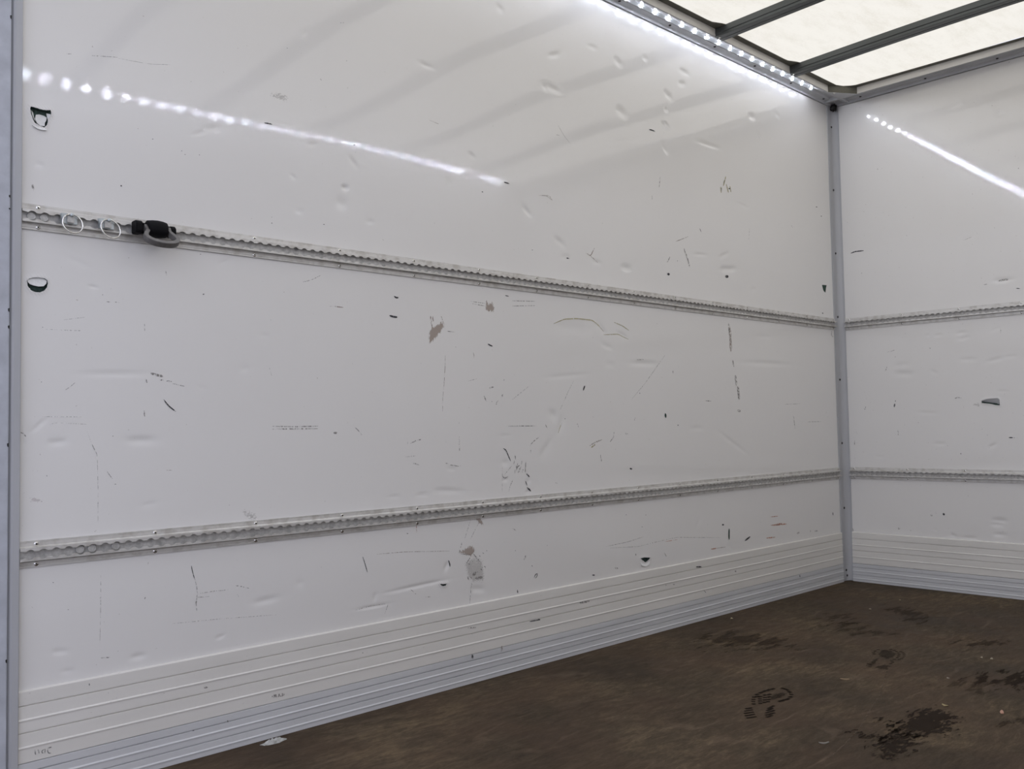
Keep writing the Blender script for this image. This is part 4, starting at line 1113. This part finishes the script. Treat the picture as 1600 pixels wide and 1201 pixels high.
for i, ((x, y), (c, L, w, a, lab)) in enumerate(zip(CHIPS, CH)):
    r_ = random.Random(i+40); mb = MB(); n = 5; a = math.radians(a)
    prof = [(-.5, -.5), (.5, -.45), (.55, .1), (.3, .5), (-.45, .4)]
    def st(s):
        def f(p, q): 
            u = s*L; v = p*w*(1-.55*abs(2*s)**2); h = .0008+(q+.5)*.0022+.0022*(2*s)**2*(1 if i % 2 else .4)
            return (x+u*math.cos(a)-v*math.sin(a), y+u*math.sin(a)+v*math.cos(a), h)
        return f
    mb.sweep(prof, [st(s) for s in (-.5, -.3, 0, .25, .5)])
    o = mb.build('wood_chip', mat_simple('chip_wood', tuple(q*.72 for q in c), .8, 0, .3, .15, 200)); tag(o, lab, 'debris', 'wood chips and crumbs on the floor')
    zmin = min(v.co.z for v in o.data.vertices)
    for v in o.data.vertices: v.co.z -= zmin
# crumpled clear plastic scrap against the kick plate
cx = sum(p[0] for p in SCRAP)/len(SCRAP); cy = sum(p[1] for p in SCRAP)/len(SCRAP)-.009
r_ = random.Random(11); mb = MB(); rings = 5; vs = [(cx, cy, .008)]; fs = []; n = 14
for k in range(1, rings+1):
    for j in range(n):
        an = 2*math.pi*j/n; f = k/rings
        vs.append((cx+.034*f*math.cos(an)*r_.uniform(.8, 1.15), cy+.0165*f*math.sin(an)*r_.uniform(.8, 1.0), max(.0004, .008*(1-f)+r_.uniform(-.003, .005)*(1 if k < rings else 0))))
for j in range(n): fs.append((0, 1+j, 1+(j+1) % n))
for k in range(rings-1):
    for j in range(n): fs.append((1+k*n+j, 1+(k+1)*n+j, 1+(k+1)*n+(j+1) % n, 1+k*n+(j+1) % n))
mb.add(vs, fs); scrap = mb.build('plastic_scrap', mat_simple('milky_plastic_film', (.42, .42, .40), .3, 0, .5, .2, 90))
tag(scrap, 'crumpled milky plastic scrap on the floor against the side wall kick plate', 'debris')
zmin = min(v.co.z for v in scrap.data.vertices)
for v in scrap.data.vertices: v.co.z -= zmin

# ---------------------------------------------------------------- roof rails, roof sheet, bows
def cornice(name, stations, rivets, label, rot, face_box):
    prof = [(.0, 2.3012), (.0045, 2.3012), (.0060, 2.3030), (.0060, 2.3095), (.0085, 2.3125), (.0300, 2.3150), (.0350, 2.3230), (.0600, 2.3230), (.0640, 2.3110), (-YF-.004, 2.3045), (-YF, 2.3060), (-YF, 2.3370), (-.03, 2.3390), (-.03, 2.3012)]
    mb = MB(); mb.sweep(prof, [s for s in stations]); o = mb.build(name, M_CORN, None)
    tag(o, label, kind='structure')
    f = MB(); f.box(*face_box); f.build('rail_face', M_CORN_W, o)
    for p in rivets:
        r = link('rivet', dark_rivet, None, o); r.location = p; r.rotation_euler = rot
    return o
c_l = cornice('trim_6', [(lambda a, b_, x=x: (x, -a, b_)) for x in (.60, 2.0, XF)], [(2.611-.307+.307*i, -.020, 2.3134) for i in range(7)],
        'grey roof rail along the top of the side wall', (math.radians(90), 0, 0), ((.60, YF-.0012, 2.3062), (XF+YF, YF-.0001, 2.3368)))
c_f = cornice('trim_7', [(lambda a, b_, y=y: (XF-a, y, b_)) for y in (.02, -1.0, -W)], [(XF-.020, -.153-.306*i, 2.3134) for i in range(7)],
        'grey roof rail along the top of the front bulkhead', (math.radians(90), 0, 0), ((XF+YF-.0012, -W, 2.3062), (XF+YF-.0001, YF-.0013, 2.3368)))
c_r = cornice('trim_8', [(lambda a, b_, x=x: (x, -W+a, b_)) for x in (.60, 2.0, XF)], [], 'roof rail on the opposite side', (0, 0, 0), ((.60, -W-YF+.0001, 2.3062), (XF+YF, -W-YF+.0012, 2.3368)))

def arch(y): return .020*math.sin(math.pi*min(1, max(0, (-y+YF)/(W+2*YF))))
ys = [YF-.0014-(W+2*YF-.0028)*i/24 for i in range(25)]
mb = MB(); xs = [.50+(XF+YF+.02-.50)*i/40 for i in range(41)]; ys2 = [YF+.03]+ys+[-W-YF-.03]
mb.add([(x, y, Z_ROOF+.001+arch(y)+.0009*math.sin(x*9+y*4)*math.sin(x*3.1)) for x in xs for y in ys2],
       [(i*len(ys2)+j, (i+1)*len(ys2)+j, (i+1)*len(ys2)+j+1, i*len(ys2)+j+1) for i in range(40) for j in range(len(ys2)-1)])
ceil = mb.build('ceiling', M_ROOF, None, smooth=True); tag(ceil, 'cream translucent roof sheet glowing with daylight', kind='structure')
# opaque bonding strip around the roof sheet, with fillets at the bows and the corner
def strip_poly(pts, z0, z1):
    n = len(pts); mb = MB()
    mb.add([(x, y, z0) for x, y in pts]+[(x, y, z1) for x, y in pts], [tuple(range(n)), tuple(range(n, 2*n))[::-1]]+[(i, (i+1) % n, n+(i+1) % n, n+i) for i in range(n)])
    return mb
E_ = .026
segs = [.60]+sorted(BOW_X)+[XF+YF]
for i in range(len(segs)-1):
    a, b_ = segs[i]+(.052 if 0 < i else 0), segs[i+1]
    pts = [(a, YF+.004), (b_, YF+.004)]
    if i < len(segs)-2: pts += [(b_, YF-.052), (b_-.02, YF-.046), (b_-.06, YF-E_-.002), (b_-.09, YF-E_)]
    else: pts += [(b_, YF-.095), (b_-.030, YF-.090), (b_-.040, YF-.070), (b_-.062, YF-.044), (b_-.10, YF-E_-.002)]
    pts += [(a+.02, YF-E_), (a, YF-E_-.002)]
    strip_poly(pts, 2.3362, 2.3385).build('sealant_strip', M_SEAL, ceil)
strip_poly([(XF+YF+.004, YF-.09), (XF+YF+.004, -W-YF), (XF+YF-E_, -W-YF), (XF+YF-E_, -.5), (XF+YF-E_-.002, YF-.15), (XF+YF-.030, YF-.089)], 2.3362, 2.3386).build('sealant_strip', M_SEAL, ceil)

BOW_PROF = [(0, .0375), (0, .0150), (.003, .0125), (.003, .0095), (0, .0075), (0, .0010), (.0015, 0), (.0225, 0), (.0245, .0022), (.0275, .0022), (.0295, 0), (.0500, 0), (.0515, .0015), (.0515, .0040), (.0040, .0040), (.0040, .0340), (.030, .0340), (.030, .0375)]
screw = MB(); screw.lathe([(.0001, 0), (.0050, 0), (.0048, -.0018), (.0025, -.0030), (.0002, -.0030)], (0, 0, 0), 'z'); screw_me = screw.mesh('screw', True); screw_me.materials.append(M_CHROME)
bow_labels = ['dark galvanised roof bow nearest the front bulkhead', 'dark galvanised roof bow second from the front bulkhead']+['dark galvanised roof bow overhead, %s from the front bulkhead' % k for k in ('third', 'fourth', 'fifth', 'sixth')]
mb = MB(); mb.sweep(BOW_PROF, [(lambda a, b_, y=y: (a, y, 2.2995+b_+arch(y))) for y in ys]); bow_me = mb.mesh('roof_bow'); bow_me.materials.append(M_BOW)
for i, x in enumerate(BOW_X):
    o = link('roof_bow', bow_me); o.location = (x, 0, 0)
    tag(o, bow_labels[i], 'beam', 'roof bows' if i < 2 else 'roof bows out of the picture')
    s_ = link('screw', screw_me, None, o); s_.location = (.012, YF-.014, 2.2998)
    s_ = link('screw', screw_me, None, o); s_.location = (.012, -W-YF+.014, 2.2998)

# corner bracket of the roof frame and the sealant lump under it
br = empty('corner_bracket', (XF+YF, YF, 2.303)); tag(br, 'triangular steel bracket in the roof corner above the corner post', 'bracket')
X0, Y0 = -.128, -.082
mb = MB(); mb.add([(X0, -.0014, 0), (-.0014, -.0014, 0), (-.0014, Y0, 0), (X0, -.0014, .002), (-.0014, -.0014, .002), (-.0014, Y0, .002)], [(0, 1, 2), (3, 5, 4), (0, 3, 4, 1), (1, 4, 5, 2), (2, 5, 3, 0)])
mb.build('gusset_plate', M_CORN, br)
mb = MB(); mb.add([(X0, -.0014, .002), (X0, -.0034, .002), (-.0034, Y0, .002), (-.0014, Y0, .002), (X0, -.0014, .033), (X0, -.0034, .033), (-.0034, Y0, .033), (-.0014, Y0, .033)],
       [(0, 1, 2, 3), (4, 7, 6, 5), (0, 4, 5, 1), (1, 5, 6, 2), (2, 6, 7, 3), (3, 7, 4, 0)]); mb.build('web_plate', M_SEAL, br)
o = link('screw', screw_me, None, br); o.location = (X0+.03, -.016, .0002)
r_ = random.Random(3); bm = bmesh.new(); bmesh.ops.create_icosphere(bm, subdivisions=3, radius=.0145)
for v in bm.verts:
    v.co *= 1+.35*math.sin(v.co.x*520+1)*math.sin(v.co.y*430)+r_.uniform(-.12, .12); v.co.z *= 1.2
    if v.co.z > 0: v.co.x += v.co.z*.4
me = bpy.data.meshes.new('sealant_lump'); bm.to_mesh(me); bm.free(); me.shade_smooth()
lump = link('sealant_lump', me, mat_simple('black_sealant', (.012, .011, .011), .6)); lump.location = (4.246, -.020, 2.292)
tag(lump, 'black lump of sealant at the top of the corner post', 'sealant')

# ---------------------------------------------------------------- LED strips
def led_strip(ysign, y, x_last, n, label):
    root = empty('led_strip', (x_last, y, 2.3228)); tag(root, label, 'light strip')
    h = MB(); x0 = -.0846*(n-1)-.02
    h.sweep([(ysign*.0095, 0), (ysign*.0095, -.0105), (ysign*.0075, -.0110), (-ysign*.0040, -.0030), (-ysign*.0095, -.0012), (-ysign*.0095, 0)], [(lambda a, b_, x=x: (x, a, b_-.0002)) for x in (x0, x0/2, .02)])
    h.build('strip_housing', M_STRIP, root)
    d = MB(); d.lathe([(.0062, .0), (.0062, -.0010), (.0054, -.0020), (.0002, -.0024)], (0, 0, 0), 'z', 12)
    me = d.mesh('led'); me.materials.append(M_LED)
    for i in range(n):
        o = link('led', me, None, root); o.location = (-.0846*i, -ysign*-.0018, -.0066); o.rotation_euler = (-ysign*math.radians(52), 0, 0)
led_strip(1, -.0475, 3.975, 40, 'lit white LED strip under the roof rail along the top of the side wall')
led_strip(-1, -W+.0475, 4.005, 40, 'lit white LED strip on the opposite wall, seen only as a mirrored row of dots')

# ---------------------------------------------------------------- lashing rails
PITCH = .0254
def rail_meshes(length, first):
    body = [(0, 0), (.0032, 0), (.0032, .0035), (.0028, .0040), (.0032, .0045), (.0032, .0108), (.0012, .0116), (.0012, .0136), (.0022, .0142), (.0128, .0142), (.0128, .0148), (.0038, .0148), (.0030, .0200), (.0030, .0350), (.0038, .0400), (.0128, .0400), (.0128, .0412), (.0046, .0425), (.0032, .0438), (.0032, .0505), (.0028, .0510), (.0032, .0515), (.0032, .0550), (0, .0550)]
    mb = MB(); mb.sweep(body, [(lambda a, b_, x=x: (x, -a, b_)) for x in (0, length/3, 2*length/3, length)])
    prof = mb.mesh('rail_profile', bevel=0); prof.materials.append(M_ALU)
    zc = .0275; R = .0103; S_ = .0063
    out = []
    for sgn, edge in ((1, .0412), (-1, .0142)):
        us = [0]; k = 0
        while True:
            c = first+k*PITCH
            if c-R > length: break
            for t in (-.0098, -.0081, -.0068, -.0050, -.0026, 0, .0026, .0050, .0068, .0081, .0098):
                if 0 < c+t < length: us.append(c+t)
            k += 1
        us.append(length); us = sorted(set(us)); mb = MB(); v = []; f = []
        for u in us:
            d = abs((u-first+PITCH/2) % PITCH-PITCH/2)
            hh = max(S_, math.sqrt(max(0, R*R-d*d)))
            zi = zc+sgn*hh
            for n_, z in ((.0148, edge), (.0148, zi), (.0126, zi), (.0126, edge)): v.append((u, -n_, z))
        for i in range(len(us)-1):
            for j in range(4):
                q = (j+1) % 4; f.append((4*i+j, 4*i+q, 4*i+4+q, 4*i+4+j))
        f += [(0, 1, 2, 3), (4*len(us)-1, 4*len(us)-2, 4*len(us)-3, 4*len(us)-4)]
        mb.add(v, f); me = mb.mesh('scalloped_lip'); me.materials.append(M_ALU); out.append(me)
    return prof, out
rm = MB(); rm.lathe([(.0001, 0), (.0048, 0), (.0047, -.0012), (.0034, -.0022), (.0021, -.0023)], (0, 0, 0), 'y', 14); rivet_me = rm.mesh('rivet', True); rivet_me.materials.append(M_CHROME)
rm = MB(); rm.lathe([(.0001, -.0020), (.0020, -.0020), (.0018, -.00255), (.0001, -.0026)], (0, 0, 0), 'y', 10); core_me = rm.mesh('rivet_core'); core_me.materials.append(M_HOLEDARK)
pm = MB(); pm.lathe([(.0001, 0), (.0088, 0), (.0088, -.0045), (.0078, -.0052), (.0072, -.0040), (.0002, -.0040)], (0, 0, 0), 'y', 20); plug_me = pm.mesh('plug', True); plug_me.materials.append(M_ALU_IN)
def lashing_rail(loc, rotz, length, first, riv0, label, plugs=(), meshes=None):
    root = empty('lashing_rail', loc); root.rotation_euler = (0, 0, rotz); tag(root, label, 'rail', 'perforated aluminium lashing rails')
    prof, lips = meshes
    link('rail_profile', prof, None, root)
    for me in lips: link('scalloped_lip', me, None, root)
    b_ = MB(); b_.box((.001, -.0040, .0150), (length-.001, -.0029, .0398)); b_.build('channel_back', M_ALU_IN, root)
    u = riv0
    while u < length-.005:
        for z in (.0062, .0478):
            r = link('rivet', rivet_me, None, root); r.location = (u, -.0030, z)
            c = link('rivet_core', core_me, None, r)
        u += .2540
    for k in plugs:
        p = link('plug', plug_me, None, root); p.location = (first+k*PITCH, -.0040, .0275)
ml = rail_meshes(3.607, .0195); mf = rail_meshes(2.08, .012)
lashing_rail((.6072, -.0008, 1.2026), 0, 3.607, .0195, .034, 'upper perforated lashing rail on the side wall, with rings clipped into it', (0, 1), ml)
lashing_rail((.6072, -.0008, .4872), 0, 3.607, .0195, .034, 'lower perforated lashing rail on the side wall, above the kick plates', (4, 5, 7), ml)
lashing_rail((XF-.0008, -.0305, 1.2026), -math.pi/2, 2.08, .012, .020, 'upper perforated lashing rail on the front bulkhead', (), mf)
lashing_rail((XF-.0008, -.0305, .4880), -math.pi/2, 2.08, .012, .020, 'lower perforated lashing rail on the front bulkhead', (), mf)

# ---------------------------------------------------------------- ring fittings on the upper rail
def ring_fitting(x, label, tilt, twist):
    root = empty('lashing_ring', (x, -.0032, 1.2301)); tag(root, label, 'ring', 'small wire lashing rings')
    b_ = MB()
    b_.sweep([(-.0185, -.0120), (-.0185, -.0145), (-.0165, -.0190), (.0150, -.0190), (.0170, -.0145), (.0170, -.0120)], [(lambda a, c, z=z: (a, c, z)) for z in (-.0085, .0135)])
    b_.build('bracket', M_ZINC, root, bevel=.0006)
    b_ = MB(); b_.box((-.0075, -.0245, -.0070), (.0075, -.0188, .0075)); b_.box((-.0052, -.0125, -.0070), (.0052, -.004, .0070)); b_.build('plunger_block', M_ALU_IN, root, bevel=.0008)
    b_ = MB(); b_.lathe([(.0001, -.019), (.0026, -.019), (.0026, -.0268), (.0042, -.0272), (.0042, -.0292), (.0030, -.0300), (.0002, -.0300)], (.0015, 0, .0098), 'y', 14); b_.build('pin', M_ZINC, root, smooth=True)
    b_ = MB(); R = .0208; pts = []
    for k in range(40):
        a = 2*math.pi*k/40; dx = R*math.sin(a); dz = -R+R*math.cos(a)
        pts.append((.0015+dx+twist*dz, -.0245+dz*math.sin(tilt), .0115+dz*math.cos(tilt)))
    b_.tube(pts, .0017, 10, closed=True); b_.build('ring', M_CHROME, root, smooth=True)
ring_fitting(.7005, 'small wire lashing ring on the upper rail, nearest the rear end', .12, -.06)
ring_fitting(.7795, 'small wire lashing ring on the upper rail, beside the black fitting', .10, -.16)

root = empty('lashing_shackle', (.8850, -.0038, 1.2335)); tag(root, 'black plastic lashing fitting with a hanging grey steel bow shackle', 'fitting')
def rbox(mb, a, b_): mb.box(a, b_)
k1 = MB(); k1.lathe([(.0085, -.0495), (.0125, -.0490), (.0138, -.0465), (.0138, -.0385), (.0145, -.034)], (0, .03, 0), 'x', 8)
for sx, w_, z0, z1, n0, n1 in ((-.0490, .0155, -.0150, .0140, -.040, -.011), (.0335, .0125, -.0130, .0115, -.036, -.011)):
    mb = MB(); mb.sweep([(n0+.004, z0), (n1, z0), (n1, z1), (n0+.006, z1), (n0, z1-.006), (n0, z0+.004)], [(lambda a, b_, x=x: (x, a, b_)) for x in (sx, sx+.003, sx+w_-.003, sx+w_)])
    mb.build('end_knob', M_BLACK, root, bevel=.0015)
mb = MB(); mb.box((-.036, -.0165, -.010), (.036, -.0118, .0125)); mb.box((-.033, -.030, .007), (.034, -.012, .0105)); mb.build('base_bar', M_BLACK, root, bevel=.001)
mb = MB(); mb.lathe([(.0150, -.0235), (.0178, -.0225), (.0196, -.012), (.0205, 0), (.0196, .012), (.0178, .0205), (.0150, .0215)], (.0, -.0335, -.0015), 'x', 24); mb.build('sleeve', M_BLACK, root, smooth=True)
# bow shackle: flat bar bent into a D, hanging outwards
path = [(-.0275, -.002), (-.0262, .006), (-.0248, .013), (-.0275, .020), (-.0325, .027), (-.0350, .035), (-.0315, .0435), (-.022, .0505), (-.008, .0545), (.008, .0550), (.022, .0525), (.0325, .0465), (.0375, .038), (.0360, .029), (.0310, .021), (.0265, .013), (.0268, .006), (.0282, -.002)]
def spline(P, n=4):
    P = [Vector(p) for p in P]; o = []
    for i in range(len(P)-1):
        p0 = P[max(i-1, 0)]; p1 = P[i]; p2 = P[i+1]; p3 = P[min(i+2, len(P)-1)]
        for k in range(n):
            t = k/n; o.append(.5*((2*p1)+(p2-p0)*t+(2*p0-5*p1+4*p2-p3)*t*t+(3*p1-p0-3*p2+p3)*t**3))
    o.append(P[-1]); return o
pc = spline(path); tl = math.radians(42); mb = MB(); sts = []
for i, p in enumerate(pc):
    t = (pc[min(i+1, len(pc)-1)]-pc[max(i-1, 0)]).normalized(); nn = Vector((t.y, -t.x))
    s_ = i/(len(pc)-1); hw = .0030+.0017*math.sin(math.pi*s_)
    def f(a, b_, p=p, nn=nn, hw=hw):
        x = p.x+nn.x*a*hw; s2 = p.y+nn.y*a*hw          # in-plane; b_ = through the thickness
        return (x, -.0335-s2*math.sin(tl)-b_*math.cos(tl), .000-s2*math.cos(tl)+b_*math.sin(tl))
    sts.append(f)
mb.sweep([(-1, -.0070), (1, -.0070), (1.15, -.0055), (1.15, .0055), (1, .0070), (-1, .0070), (-1.15, .0055), (-1.15, -.0055)], sts)
mb.build('steel_bow', M_RINGSTEEL, root, smooth=True)
